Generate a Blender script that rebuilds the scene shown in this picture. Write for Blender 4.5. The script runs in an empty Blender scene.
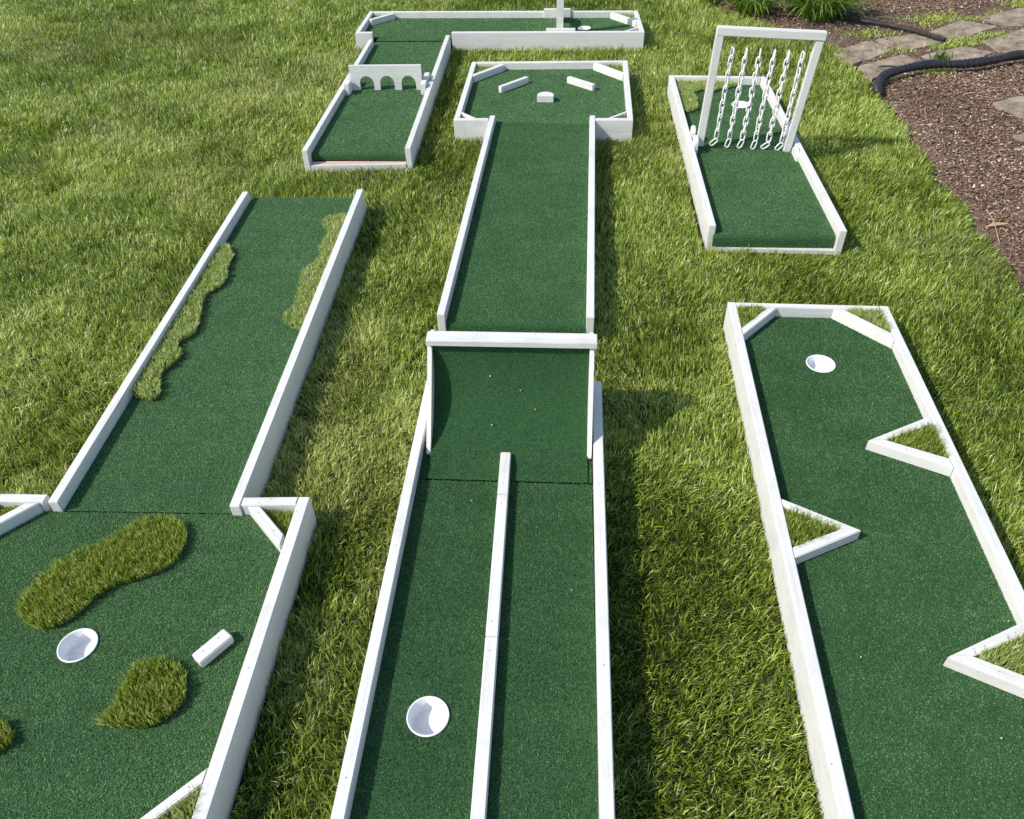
import bpy, bmesh, math, random
import numpy as np
from mathutils import Vector, Matrix

random.seed(7)
RNG = np.random.default_rng(11)
ZR = 0.15            # rail tops above the soil
ZT = 0.10            # playing surface
R = math.radians
scene = bpy.context.scene
COL = scene.collection

# ------------------------------------------------------------------ materials
def new_mat(name):
    m = bpy.data.materials.new(name); m.use_nodes = True
    nt = m.node_tree
    for n in list(nt.nodes): nt.nodes.remove(n)
    out = nt.nodes.new('ShaderNodeOutputMaterial')
    return m, nt, out

def N(nt, t, **kw):
    n = nt.nodes.new(t)
    for k, v in kw.items():
        if k in n.inputs: n.inputs[k].default_value = v
        else: setattr(n, k, v)
    return n

def ramp(nt, fac, stops):
    r = nt.nodes.new('ShaderNodeValToRGB')
    el = r.color_ramp.elements
    while len(el) < len(stops): el.new(0.5)
    for e, (p, c) in zip(el, stops):
        e.position = p; e.color = (*c, 1)
    nt.links.new(fac, r.inputs['Fac'])
    return r.outputs['Color']

def mat_paint(name, base=(0.70, 0.69, 0.655), low=(0.63, 0.615, 0.575)):
    m, nt, out = new_mat(name); L = nt.links.new
    tc = N(nt, 'ShaderNodeTexCoord')
    oi = N(nt, 'ShaderNodeObjectInfo')
    add = N(nt, 'ShaderNodeVectorMath', operation='MULTIPLY_ADD')
    L(oi.outputs['Random'], add.inputs[0]); add.inputs[1].default_value = (7, 13, 5); L(tc.outputs['Object'], add.inputs[2])
    mp = N(nt, 'ShaderNodeMapping'); mp.inputs['Scale'].default_value = (3.0, 90, 90)
    L(add.outputs[0], mp.inputs['Vector'])
    grain = N(nt, 'ShaderNodeTexNoise', Scale=1.0, Detail=5.0, Roughness=0.6, Distortion=0.6)
    L(mp.outputs[0], grain.inputs['Vector'])
    blot = N(nt, 'ShaderNodeTexNoise', Scale=9.0, Detail=6.0, Roughness=0.65)
    L(add.outputs[0], blot.inputs['Vector'])
    speck = N(nt, 'ShaderNodeTexNoise', Scale=160.0, Detail=2.0)
    L(add.outputs[0], speck.inputs['Vector'])
    c1 = ramp(nt, blot.outputs['Fac'], [(0.30, low), (0.50, base), (1, base)])
    g = ramp(nt, grain.outputs['Fac'], [(0.28, (0.86, 0.86, 0.86)), (0.5, (1, 1, 1)), (1, (1, 1, 1))])
    s = ramp(nt, speck.outputs['Fac'], [(0.24, (0.72, 0.70, 0.64)), (0.31, (1, 1, 1)), (1, (1, 1, 1))])
    mx = N(nt, 'ShaderNodeMix', data_type='RGBA', blend_type='MULTIPLY'); mx.inputs[0].default_value = 1
    L(c1, mx.inputs[6]); L(g, mx.inputs[7])
    mx2 = N(nt, 'ShaderNodeMix', data_type='RGBA', blend_type='MULTIPLY'); mx2.inputs[0].default_value = 0.7
    L(mx.outputs[2], mx2.inputs[6]); L(s, mx2.inputs[7])
    p = N(nt, 'ShaderNodeBsdfPrincipled', Roughness=0.5)
    p.inputs['Specular IOR Level'].default_value = 0.35
    L(mx2.outputs[2], p.inputs['Base Color'])
    b = N(nt, 'ShaderNodeBump', Strength=0.35, Distance=0.0015)
    L(grain.outputs['Fac'], b.inputs['Height']); L(b.outputs[0], p.inputs['Normal'])
    L(p.outputs[0], out.inputs[0])
    return m

def mat_leaf(name, stops, dry=(0.36, 0.31, 0.13), rough=0.5, transl=0.25, spec=0.3):
    m, nt, out = new_mat(name); L = nt.links.new
    a = N(nt, 'ShaderNodeAttribute', attribute_name='rnd')
    d = N(nt, 'ShaderNodeAttribute', attribute_name='dry')
    c = ramp(nt, a.outputs['Fac'], stops)
    mx = N(nt, 'ShaderNodeMix', data_type='RGBA')
    L(d.outputs['Fac'], mx.inputs[0]); L(c, mx.inputs[6]); mx.inputs[7].default_value = (*dry, 1)
    p = N(nt, 'ShaderNodeBsdfPrincipled', Roughness=rough)
    p.inputs['Specular IOR Level'].default_value = spec
    L(mx.outputs[2], p.inputs['Base Color'])
    t = N(nt, 'ShaderNodeBsdfTranslucent'); L(mx.outputs[2], t.inputs['Color'])
    s = N(nt, 'ShaderNodeMixShader', Fac=transl)
    L(p.outputs[0], s.inputs[1]); L(t.outputs[0], s.inputs[2]); L(s.outputs[0], out.inputs[0])
    return m

def mat_noise(name, stops, scale=30, rough=0.9, detail=6, bump=0.0, dist=0.01, coords='Object', spec=0.2):
    m, nt, out = new_mat(name); L = nt.links.new
    tc = N(nt, 'ShaderNodeTexCoord')
    n = N(nt, 'ShaderNodeTexNoise', Scale=scale, Detail=detail, Roughness=0.65)
    L(tc.outputs[coords], n.inputs['Vector'])
    c = ramp(nt, n.outputs['Fac'], stops)
    p = N(nt, 'ShaderNodeBsdfPrincipled', Roughness=rough)
    p.inputs['Specular IOR Level'].default_value = spec
    L(c, p.inputs['Base Color'])
    if bump:
        n2 = N(nt, 'ShaderNodeTexNoise', Scale=scale * 5, Detail=4.0)
        L(tc.outputs[coords], n2.inputs['Vector'])
        b = N(nt, 'ShaderNodeBump', Strength=bump, Distance=dist)
        L(n2.outputs['Fac'], b.inputs['Height']); L(b.outputs[0], p.inputs['Normal'])
    L(p.outputs[0], out.inputs[0])
    return m

M = {}
M['paint'] = mat_paint('white_board_paint')
M['paint_raw'] = mat_paint('pink_bare_wood', (0.72, 0.50, 0.41), (0.62, 0.42, 0.34))
M['screw'] = mat_noise('screw_steel', [(0, (0.26, 0.25, 0.24)), (1, (0.42, 0.41, 0.39))], 200, 0.5)
M['cup'] = mat_noise('white_cup_plastic', [(0, (0.74, 0.75, 0.76)), (1, (0.82, 0.82, 0.82))], 30, 0.35, spec=0.4)
M['chain'] = mat_noise('white_chain_plastic', [(0, (0.74, 0.74, 0.72)), (1, (0.82, 0.82, 0.81))], 60, 0.4)
M['hook'] = mat_noise('grey_hook_metal', [(0, (0.25, 0.26, 0.25)), (1, (0.4, 0.4, 0.4))], 90, 0.4)
M['turf_base'] = mat_noise('green_carpet_backing', [(0.3, (0.020, 0.066, 0.024)), (0.7, (0.042, 0.12, 0.046))], 260, 1.0)
M['turf'] = mat_leaf('green_carpet_pile', [(0, (0.034, 0.080, 0.030)), (0.42, (0.105, 0.222, 0.084)), (0.8, (0.215, 0.370, 0.168)), (1, (0.26, 0.42, 0.20))],
                     rough=0.65, transl=0.35, spec=0.15)
M['lawn'] = mat_leaf('lawn_blade', [(0, (0.054, 0.100, 0.011)), (0.38, (0.218, 0.312, 0.030)), (0.76, (0.47, 0.57, 0.095)), (1, (0.80, 0.85, 0.36))],
                     dry=(0.62, 0.58, 0.26), rough=0.38, transl=0.28, spec=0.5)
M['fake'] = mat_leaf('plush_grass_blade', [(0, (0.09, 0.145, 0.012)), (0.42, (0.285, 0.39, 0.038)), (0.8, (0.52, 0.60, 0.12)), (1, (0.76, 0.78, 0.36))],
                     dry=(0.60, 0.54, 0.24), rough=0.4, transl=0.45, spec=0.4)
M['fake_pale'] = mat_leaf('pale_plush_grass_blade', [(0, (0.22, 0.30, 0.06)), (0.40, (0.44, 0.56, 0.15)), (0.8, (0.62, 0.70, 0.27)), (1, (0.80, 0.80, 0.46))],
                     dry=(0.66, 0.60, 0.30), rough=0.45, transl=0.45, spec=0.35)
M['fake_base'] = mat_noise('plush_grass_thatch', [(0.3, (0.06, 0.065, 0.016)), (0.7, (0.13, 0.135, 0.035))], 120, 1.0)
M['soil'] = mat_noise('lawn_soil_and_thatch', [(0.3, (0.022, 0.030, 0.008)), (0.55, (0.048, 0.058, 0.014)), (0.75, (0.085, 0.085, 0.028))], 40, 1.0, bump=0.5)
M['mulch_base'] = mat_noise('dark_mulch_soil', [(0.3, (0.09, 0.060, 0.044)), (0.55, (0.20, 0.140, 0.104)), (0.75, (0.33, 0.245, 0.185))], 45, 1.0, bump=0.8, dist=0.02)
M['chip'] = mat_leaf('bark_chip', [(0, (0.075, 0.044, 0.030)), (0.40, (0.25, 0.160, 0.112)), (0.75, (0.47, 0.335, 0.24)), (1, (0.72, 0.59, 0.45))],
                     dry=(0.34, 0.19, 0.12), rough=0.85, transl=0.0, spec=0.2)
M['stone'] = mat_noise('weathered_paving_stone', [(0.30, (0.11, 0.080, 0.055)), (0.43, (0.24, 0.187, 0.135)), (0.58, (0.34, 0.275, 0.205)), (0.72, (0.48, 0.40, 0.315))], 11, 0.95, detail=9, bump=0.7, dist=0.008)
M['pipe'] = mat_noise('black_corrugated_plastic', [(0.3, (0.012, 0.012, 0.013)), (0.7, (0.035, 0.034, 0.034))], 25, 0.4, spec=0.5)
M['edging'] = mat_noise('dark_edging_plastic', [(0.3, (0.02, 0.018, 0.018)), (0.7, (0.07, 0.06, 0.055))], 25, 0.7)
M['lily'] = mat_leaf('daylily_leaf', [(0, (0.07, 0.14, 0.015)), (0.5, (0.17, 0.29, 0.035)), (1, (0.34, 0.46, 0.10))], rough=0.4, transl=0.3, spec=0.45)
M['lime'] = mat_leaf('yellow_green_leaf', [(0, (0.20, 0.24, 0.02)), (0.5, (0.38, 0.40, 0.03)), (1, (0.52, 0.52, 0.09))], rough=0.5, transl=0.3)
M['dead_leaf'] = mat_noise('dry_tan_leaf', [(0.3, (0.36, 0.22, 0.10)), (0.7, (0.62, 0.44, 0.24))], 30, 0.7)
M['petal'] = mat_noise('pale_petal', [(0.3, (0.55, 0.50, 0.34)), (0.7, (0.75, 0.72, 0.6))], 30, 0.7)

# ------------------------------------------------------------------ objects
def tag(o, label, cat, group=None, kind=None):
    if label: o['label'] = label
    if cat: o['category'] = cat
    if group: o['group'] = group
    if kind: o['kind'] = kind
    return o

def link(name, me, parent=None, mats=()):
    o = bpy.data.objects.new(name, me); COL.objects.link(o)
    for m in mats: me.materials.append(m)
    if parent: o.parent = parent
    return o

def empty(name, loc, rz, label, cat, group=None):
    o = bpy.data.objects.new(name, None); COL.objects.link(o)
    o.location = loc; o.rotation_euler = (0, 0, rz); o.empty_display_size = 0.1
    return tag(o, label, cat, group)

class Lane:
    """local frame u (across), v (along), rotated about the foot of the camera"""
    def __init__(s, deg): s.t = R(deg); s.c, s.s = math.cos(s.t), math.sin(s.t); s.o = (0, 0)
    def w(s, u, v): return (u * s.c - v * s.s, u * s.s + v * s.c)
    def inv(s, x, y): return (x * s.c + y * s.s, -x * s.s + y * s.c)
    def thing(s, name, u, v, label, cat, group=None, z=0.0):
        x, y = s.w(u, v); s.o = (u, v); s.z = z
        s.root = empty(name, (x, y, z), s.t, label, cat, group)
        return s.root

FOOT = []            # world polygons no lawn grows through

def prism_bm(poly, z0, z1, ang=0.0, org=None, bevel=0.0028, seg=2):
    """poly (x,y) -> beveled prism; returned in a frame at org turned by ang"""
    bm = bmesh.new()
    ox, oy = org
    c, s = math.cos(-ang), math.sin(-ang)
    pts = [((x - ox) * c - (y - oy) * s, (x - ox) * s + (y - oy) * c) for x, y in poly]
    area = sum(pts[i][0] * pts[(i + 1) % len(pts)][1] - pts[(i + 1) % len(pts)][0] * pts[i][1] for i in range(len(pts)))
    if area < 0: pts.reverse()
    lo = [bm.verts.new((x, y, z0)) for x, y in pts]; hi = [bm.verts.new((x, y, z1)) for x, y in pts]
    bm.faces.new(lo[::-1]); bm.faces.new(hi)
    n = len(pts)
    for i in range(n): bm.faces.new((lo[i], lo[(i + 1) % n], hi[(i + 1) % n], hi[i]))
    if bevel:
        bmesh.ops.bevel(bm, geom=bm.edges[:], offset=bevel, segments=seg, affect='EDGES', clamp_overlap=True)
    return bm

def add_screws(bm, pts, z, r=0.0024):
    for x, y in pts:
        vs = [bm.verts.new((x + r * math.cos(a), y + r * math.sin(a), z + 0.0006)) for a in [k * math.pi / 4 for k in range(8)]]
        f = bm.faces.new(vs); f.material_index = 1

def bm_obj(name, bm, parent, mats, loc=None, rz=0.0, smooth=False):
    me = bpy.data.meshes.new(name); bm.to_mesh(me); bm.free()
    if smooth:
        me.polygons.foreach_set('use_smooth', [True] * len(me.polygons))
    o = link(name, me, parent, mats)
    if loc: o.location = loc
    o.rotation_euler = (0, 0, rz)
    return o

def board_poly(lane, name, poly, z0, z1, along, parent=None, screws=(), mat='paint', bevel=0.0028):
    """a board with its grain along the vector `along` (lane frame), outline poly in lane u,v"""
    ang = math.atan2(along[1], along[0])
    cx = sum(p[0] for p in poly) / len(poly); cy = sum(p[1] for p in poly) / len(poly)
    bm = prism_bm(poly, z0, z1, ang, (cx, cy), bevel)
    c, s = math.cos(-ang), math.sin(-ang)
    add_screws(bm, [((x - cx) * c - (y - cy) * s, (x - cx) * s + (y - cy) * c) for x, y in screws], z1)
    p = parent if parent is not None else lane.root
    return bm_obj(name, bm, p, (M[mat], M['screw']), (cx - lane.o[0], cy - lane.o[1], 0), ang)

def board(lane, name, p0, p1, width, z0, z1, side=0, screws=(), **kw):
    """side: -1 board lies right of p0->p1, +1 left, 0 centred. screws: (distance, sideways) pairs"""
    d = Vector((p1[0] - p0[0], p1[1] - p0[1])); L = d.length; d /= L; n = Vector((-d.y, d.x))
    a = {0: -width / 2, -1: -width, 1: 0}[side]; b = a + width
    P0, P1 = Vector(p0), Vector(p1)
    poly = [tuple(P0 + n * a), tuple(P1 + n * a), tuple(P1 + n * b), tuple(P0 + n * b)]
    sc = [tuple(P0 + d * t + n * ((a + b) / 2 + q)) for t, q in screws]
    return board_poly(lane, name, poly, z0, z1, d, screws=sc, **kw)

def foot(lane, poly): FOOT.append(np.array([lane.w(*p) for p in poly]))

def tri_mesh(name, verts, faces_q=None, faces_t=None, attrs=None, mat_t=None):
    """numpy verts (n,3); quads (m,4), tris (k,3)"""
    me = bpy.data.meshes.new(name)
    nq = 0 if faces_q is None else len(faces_q); nt_ = 0 if faces_t is None else len(faces_t)
    me.vertices.add(len(verts)); me.vertices.foreach_set('co', np.asarray(verts, np.float32).ravel())
    loops = np.concatenate([x.ravel() for x in (faces_q, faces_t) if x is not None]).astype(np.int32)
    me.loops.add(len(loops)); me.loops.foreach_set('vertex_index', loops)
    me.polygons.add(nq + nt_)
    start = np.concatenate([np.arange(nq) * 4, nq * 4 + np.arange(nt_) * 3]).astype(np.int32)
    me.polygons.foreach_set('loop_start', start)
    if mat_t is not None:
        me.polygons.foreach_set('material_index', mat_t.astype(np.int32))
    me.update(calc_edges=True)
    for k, v in (attrs or {}).items():
        a = me.attributes.new(k, 'FLOAT', 'POINT'); a.data.foreach_set('value', np.asarray(v, np.float32))
    return me

def inside(poly, P):
    poly = np.asarray(poly); x, y = P[:, 0], P[:, 1]
    r = np.zeros(len(P), bool); n = len(poly); j = n - 1
    for i in range(n):
        xi, yi = poly[i]; xj, yj = poly[j]
        if yi != yj:
            r ^= ((yi > y) != (yj > y)) & (x < (xj - xi) * (y - yi) / (yj - yi) + xi)
        j = i
    return r

def vnoise(x, y, scale, seed):
    g = np.random.default_rng(seed).random((64, 64)).astype(np.float32)
    u = x * scale + 1000.3; v = y * scale + 1000.7
    i = np.floor(u).astype(int); j = np.floor(v).astype(int); f = u - i; h = v - j
    f = f * f * (3 - 2 * f); h = h * h * (3 - 2 * h)
    i0, i1, j0, j1 = i % 64, (i + 1) % 64, j % 64, (j + 1) % 64
    return (g[i0, j0] * (1 - f) + g[i1, j0] * f) * (1 - h) + (g[i0, j1] * (1 - f) + g[i1, j1] * f) * h

def blade_geo(P, H, W, ang, lean, twist, bend, rng, width_at_mid=0.85):
    """five-vertex blades: root pair, mid pair, tip. returns verts, quads, tris"""
    n = len(P)
    d = np.stack([np.cos(ang), np.sin(ang), np.zeros(n)], 1)
    sa = ang + np.pi / 2 + twist
    s = np.stack([np.cos(sa), np.sin(sa), np.zeros(n)], 1)
    up = np.array([0, 0, 1.0])
    l1 = lean * (1 - bend); l2 = np.minimum(lean * (1 + bend), 1.9)
    m = P + (up * np.cos(l1)[:, None] + d * np.sin(l1)[:, None]) * (H * 0.55)[:, None]
    t = m + (up * np.cos(l2)[:, None] + d * np.sin(l2)[:, None]) * (H * 0.45)[:, None]
    V = np.empty((n, 5, 3), np.float32)
    w = (W / 2)[:, None]
    V[:, 0] = P - s * w; V[:, 1] = P + s * w
    V[:, 2] = m + s * w * width_at_mid; V[:, 3] = m - s * w * width_at_mid; V[:, 4] = t
    b = np.arange(n)[:, None] * 5
    return V.reshape(-1, 3), b + np.array([[0, 1, 2, 3]]), b + np.array([[3, 2, 4]])

# ------------------------------------------------------------------ carpet turf
def pile(P, nrm, lean_dir, rng, h=0.008, w=0.0030, jitter=0.7):
    """one-triangle pile fibres at P along normals nrm"""
    n = len(P)
    a = rng.random(n) * 2 * np.pi
    s = np.stack([np.cos(a), np.sin(a), np.zeros(n)], 1)
    dirn = nrm + lean_dir + rng.normal(0, jitter, (n, 3)) * np.array([1, 1, 0.3])
    dirn /= np.linalg.norm(dirn, axis=1)[:, None]
    H = h * rng.uniform(0.65, 1.2, n)
    ww = w * rng.uniform(0.7, 1.3, n)
    V = np.empty((n, 3, 3), np.float32)
    V[:, 0] = P - s * ww[:, None] / 2; V[:, 1] = P + s * ww[:, None] / 2; V[:, 2] = P + dirn * H[:, None]
    r = np.clip(rng.normal(0.5, 0.22, n), 0, 1)
    return V.reshape(-1, 3), np.repeat(r, 3)

def turf(lane, name, rect, profile=None, holes=(), dens=60000, lean=(0, 0, 0), label=None, bare=(), tone=0.0, w=0.0027, parent=None, h=0.0062):
    """rect (u0,v0,u1,v1) flat at ZT, or profile [(v,z)] swept between u0,u1. holes (u,v,r)"""
    rng = RNG
    u0, v0, u1, v1 = rect
    ou, ov = lane.o
    verts, quads, tris = [], [], []
    bm = bmesh.new()
    if profile is None:
        ring = [bm.verts.new((x - ou, y - ov, ZT)) for x, y in ((u0, v0), (u1, v0), (u1, v1), (u0, v1))]
        ed = [bm.edges.new((ring[i], ring[(i + 1) % 4])) for i in range(4)]
        for hu, hv, hr in holes:
            c = [bm.verts.new((hu - ou + hr * math.cos(k * math.pi / 18), hv - ov + hr * math.sin(k * math.pi / 18), ZT)) for k in range(36)]
            ed += [bm.edges.new((c[i], c[(i + 1) % 36])) for i in range(36)]
        if holes: bmesh.ops.triangle_fill(bm, use_beauty=True, edges=ed)
        else: bm.faces.new(ring)
        for f in bm.faces:
            if f.normal.z < 0: f.normal_flip()
        n = int((u1 - u0) * (v1 - v0) * dens)
        Q = np.stack([rng.uniform(u0, u1, n), rng.uniform(v0, v1, n)], 1)
        for hu, hv, hr in holes:
            Q = Q[np.hypot(Q[:, 0] - hu, Q[:, 1] - hv) > hr + 0.001]
        for a0, b0, a1, b1 in bare:
            Q = Q[~((Q[:, 0] > a0) & (Q[:, 0] < a1) & (Q[:, 1] > b0) & (Q[:, 1] < b1))]
        P = np.column_stack([Q[:, 0] - ou, Q[:, 1] - ov, np.full(len(Q), ZT)])
        nr = np.tile([0, 0, 1.0], (len(P), 1))
    else:
        pr = np.array(profile, float)
        rows = [[bm.verts.new((u - ou, v - ov, z)) for u in (u0, u1)] for v, z in pr]
        for a, b in zip(rows[:-1], rows[1:]): bm.faces.new((a[0], a[1], b[1], b[0]))
        seg = np.diff(pr, axis=0); sl = np.hypot(seg[:, 0], seg[:, 1]); cum = np.concatenate([[0], np.cumsum(sl)])
        n = int((u1 - u0) * cum[-1] * dens)
        t = rng.uniform(0, cum[-1], n); i = np.clip(np.searchsorted(cum, t) - 1, 0, len(sl) - 1)
        fr = (t - cum[i]) / sl[i]
        v = pr[i, 0] + seg[i, 0] * fr; z = pr[i, 1] + seg[i, 1] * fr
        nr = np.stack([np.zeros(n), -seg[i, 1] / sl[i], seg[i, 0] / sl[i]], 1)
        P = np.column_stack([rng.uniform(u0, u1, n) - ou, v - ov, z])
        for hu, hv, hr in holes:
            k = np.hypot(P[:, 0] + ou - hu, P[:, 1] + ov - hv) > hr + 0.001
            P, nr = P[k], nr[k]
    bme = bpy.data.meshes.new('tmp'); bm.to_mesh(bme); bm.free()
    bv = np.empty(len(bme.vertices) * 3, np.float32); bme.vertices.foreach_get('co', bv); bv = bv.reshape(-1, 3)
    bt, bq = [], []
    for p in bme.polygons:
        (bt if len(p.vertices) == 3 else bq).append(list(p.vertices))
    bpy.data.meshes.remove(bme)
    V, r = pile(P, nr, np.array(lean), rng, h=h, w=w)
    # slow drift of the pile so the surface is never one flat tone
    X3, Y3 = np.repeat(P[:, 0], 3), np.repeat(P[:, 1], 3)
    drift = vnoise(X3 * 0.35, Y3, 16, 8) * 0.14 - 0.07 + vnoise(X3, Y3, 3.1, 9) * 0.12 - 0.06 + vnoise(X3, Y3, 9, 3) * 0.16 + vnoise(np.repeat(P[:, 0], 3), np.repeat(P[:, 1], 3), 40, 5) * 0.14 - 0.15
    r = np.clip(r + drift + tone, 0, 1)  # tone shifts each lane's pile colour, standing in for view-dependent sheen
    nb = len(bv)
    T = (np.arange(len(V)).reshape(-1, 3) + nb)
    tr = np.concatenate([np.array(bt, int).reshape(-1, 3), T])
    q = np.array(bq, int).reshape(-1, 4)
    mi = np.concatenate([np.ones(len(q)), np.ones(len(bt)), np.zeros(len(T))])
    allv = np.concatenate([bv, V]); rr = np.concatenate([np.zeros(nb), r])
    me = tri_mesh(name, allv, q if len(q) else None, tr, {'rnd': rr, 'dry': np.zeros(len(allv))}, mi)
    o = link(name, me, parent or lane.root, (M['turf'], M['turf_base']))
    if label: o['label'] = label
    return o

def lip_profile(v_front, v_back, drop=0.035, r=0.016):
    pr = [(v_front, ZT - drop)]
    for k in range(7):
        a = math.pi - k * math.pi / 12
        pr.append((v_front + r + r * math.cos(a), ZT - r + r * math.sin(a)))
    pr.append((v_back, ZT))
    return pr

def cup(lane, u, v, r=0.058, depth=0.046):
    bm = bmesh.new(); n = 40
    rings = [(r + 0.0035, ZT + 0.0035), (r + 0.0030, ZT + 0.0062), (r, ZT + 0.0065), (r - 0.003, ZT + 0.004), (r - 0.005, ZT - depth + 0.006), (r - 0.010, ZT - depth)]
    vs = [[bm.verts.new((q * math.cos(k * 2 * math.pi / n), q * math.sin(k * 2 * math.pi / n), z)) for k in range(n)] for q, z in rings]
    for a, b in zip(vs[:-1], vs[1:]):
        for k in range(n): bm.faces.new((a[k], a[(k + 1) % n], b[(k + 1) % n], b[k]))
    bm.faces.new(vs[-1])
    # raised seat in the middle of the floor
    o = bm_obj('cup', bm, lane.root, (M['cup'],), (u - lane.o[0], v - lane.o[1], 0), smooth=True)
    return o

# ------------------------------------------------------------------ plush grass pieces
def shrink(p, d):
    p = np.array(p); o = np.roll(p, -1, 0) - np.roll(p, 1, 0); nn = np.stack([-o[:, 1], o[:, 0]], 1); nn /= np.linalg.norm(nn, axis=1)[:, None]
    a = np.sum(p[:, 0] * np.roll(p[:, 1], -1) - np.roll(p[:, 0], -1) * p[:, 1])
    return p + nn * d * (1 if a > 0 else -1)

def plush(lane, name, poly, z0, height, dens, parent=None, mat='fake', thick=0.006, W=0.0030, dry=0.10, leanmax=0.55, edge_out=0.5):
    rng = RNG
    poly = np.array(poly, float); cen = poly.mean(0)
    lo, hi = poly.min(0), poly.max(0)
    n = int(np.prod(hi - lo) * dens)
    Q = lo + rng.random((n, 2)) * (hi - lo)
    Q = Q[inside(poly, Q)]
    n = len(Q)
    P = np.column_stack([Q, np.full(n, z0 + thick)])
    ang = rng.random(n) * 2 * np.pi
    # blades near the rim splay outwards
    seg = np.roll(poly, -1, 0) - poly
    best = np.full(n, 9.0); near = np.zeros((n, 2))
    for p, s in zip(poly, seg):
        t = np.clip(((Q - p) @ s) / max(s @ s, 1e-9), 0, 1); c = p + t[:, None] * s
        dd = np.hypot(*(Q - c).T); k = dd < best; best[k] = dd[k]; near[k] = (c - Q)[k]
    rim = best < 0.014
    oa = np.arctan2(near[:, 1], near[:, 0])
    use = rim & (rng.random(n) < edge_out)
    ang[use] = oa[use] + rng.normal(0, 0.5, use.sum())
    lean = rng.uniform(0.05, leanmax, n)
    H = height * rng.uniform(0.7, 1.15, n) * (0.85 + 0.3 * vnoise(Q[:, 0], Q[:, 1], 45, 21))
    V, q, t = blade_geo(P, H, W * rng.uniform(0.7, 1.3, n), ang, lean, rng.normal(0, 0.9, n), rng.uniform(0.1, 0.7, n), rng)
    r = np.clip(rng.normal(0.47, 0.32, n) + 0.25 * (vnoise(Q[:, 0], Q[:, 1], 60, 22) - 0.5), 0, 1)
    d = (rng.random(n) < dry) * rng.uniform(0.4, 1.0, n)
    # backing slab
    c = shrink(poly, 0.005) if len(poly) > 8 else poly
    m = len(c)
    base = np.concatenate([np.column_stack([c, np.full(m, z0 + 0.001)]), np.column_stack([c, np.full(m, z0 + thick)])])
    bm = bmesh.new(); vv = [bm.verts.new(x) for x in base]
    bm.faces.new(vv[m:]); bmesh.ops.triangulate(bm, faces=bm.faces[:])
    for i in range(m):
        j = (i + 1) % m
        bm.faces.new((vv[i], vv[j], vv[m + j])); bm.faces.new((vv[i], vv[m + j], vv[m + i]))
    bm.verts.index_update(); bt = np.array([[v.index for v in f.verts] for f in bm.faces], int); bm.free()
    nb = len(base)
    ou, ov = lane.o if parent is not None else (0, 0)
    allv = np.concatenate([base, V])
    if parent is None:                                    # a thing of its own, base at its centre
        x, y = lane.w(*cen)
        allv = allv - np.array([cen[0], cen[1], z0])
        loc, rz = (x, y, z0), lane.t
    else:
        allv = allv - np.array([ou, ov, 0]); loc, rz = (0, 0, 0), 0
    mi = np.concatenate([np.zeros(len(q)), np.ones(len(bt)), np.zeros(len(t))])
    me = tri_mesh(name, allv, q + nb, np.concatenate([bt, t + nb]),
                  {'rnd': np.concatenate([np.zeros(nb), np.repeat(r, 5)]), 'dry': np.concatenate([np.zeros(nb), np.repeat(d, 5)])}, mi)
    o = link(name, me, parent, (M[mat], M['fake_base']))
    o.location = loc; o.rotation_euler = (0, 0, rz)
    return o

def smooth_poly(pts, n=3, jag=0.0):
    """Catmull-Rom resample of a closed outline with a little raggedness"""
    p = np.array(pts, float); out = []
    m = len(p)
    for i in range(m):
        a, b, c, d = p[i - 1], p[i], p[(i + 1) % m], p[(i + 2) % m]
        for k in range(n):
            t = k / n
            q = 0.5 * ((2 * b) + (-a + c) * t + (2 * a - 5 * b + 4 * c - d) * t * t + (-a + 3 * b - 3 * c + d) * t ** 3)
            out.append(q + RNG.normal(0, jag, 2))
    return np.array(out)

TK = 0.037   # board thickness
Z0 = 0.004
def lp(a, b, t): return (a[0] + (b[0] - a[0]) * t, a[1] + (b[1] - a[1]) * t)

# ================================================================== left hole: straight lane + head
A = Lane(-3.48)
A.thing('putting_lane', -1.4, 2.96, 'straight green putting lane with ragged pale grass strips along both rails, at left', 'mini golf lane', 'mini golf lane sections on the lawn')
turf(A, 'turf', (-1.701, 1.7965, -1.093, 4.157), dens=90000, lean=(0.55, 0.15, 0), tone=0.24)
board(A, 'side_rail', (-1.738, 1.793), (-1.744, 4.135), TK, Z0, ZR, -1, screws=[(0.9, 0), (1.6, 0)])
board(A, 'side_rail', (-1.056, 1.787), (-1.056, 4.160), TK, Z0, ZR, 1, screws=[(0.3, 0), (1.2, 0), (1.9, 0)])
board(A, 'end_board', (-1.70, 4.148), (-1.093, 4.153), 0.03, Z0, ZT - 0.004, -1)
foot(A, [(-1.745, 1.79), (-1.05, 1.79), (-1.05, 4.165), (-1.75, 4.16)])

Hd = Lane(-3.48)
Hd.thing('putting_green', -1.4, 1.25, 'wide green head in the near left corner with a white cup and grass islands', 'mini golf lane', 'mini golf lane sections on the lawn')
cA = (-1.406, 1.267)
turf(Hd, 'turf', (-1.927, 0.72, -0.871, 1.7915), holes=[(*cA, 0.055)], dens=150000, lean=(0.55, 0.15, 0), tone=0.24)
board(Hd, 'side_rail', (-0.833, 0.68), (-0.821, 1.836), 0.040, Z0, ZR, 1, screws=[(0.5, 0), (1.09, 0.01)])
board(Hd, 'side_rail', (-1.966, 0.68), (-1.966, 1.829), 0.039, Z0, ZR, -1)
board(Hd, 'end_rail', (-1.053, 1.792), (-0.862, 1.799), 0.037, Z0, ZR, 1, screws=[(0.06, -0.008), (0.10, 0.008)])
board(Hd, 'end_rail', (-1.925, 1.792), (-1.752, 1.792), 0.037, Z0, ZR, 1)
board(Hd, 'end_rail', (-1.926, 0.718), (-0.872, 0.718), 0.037, Z0, ZR, -1)
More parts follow.
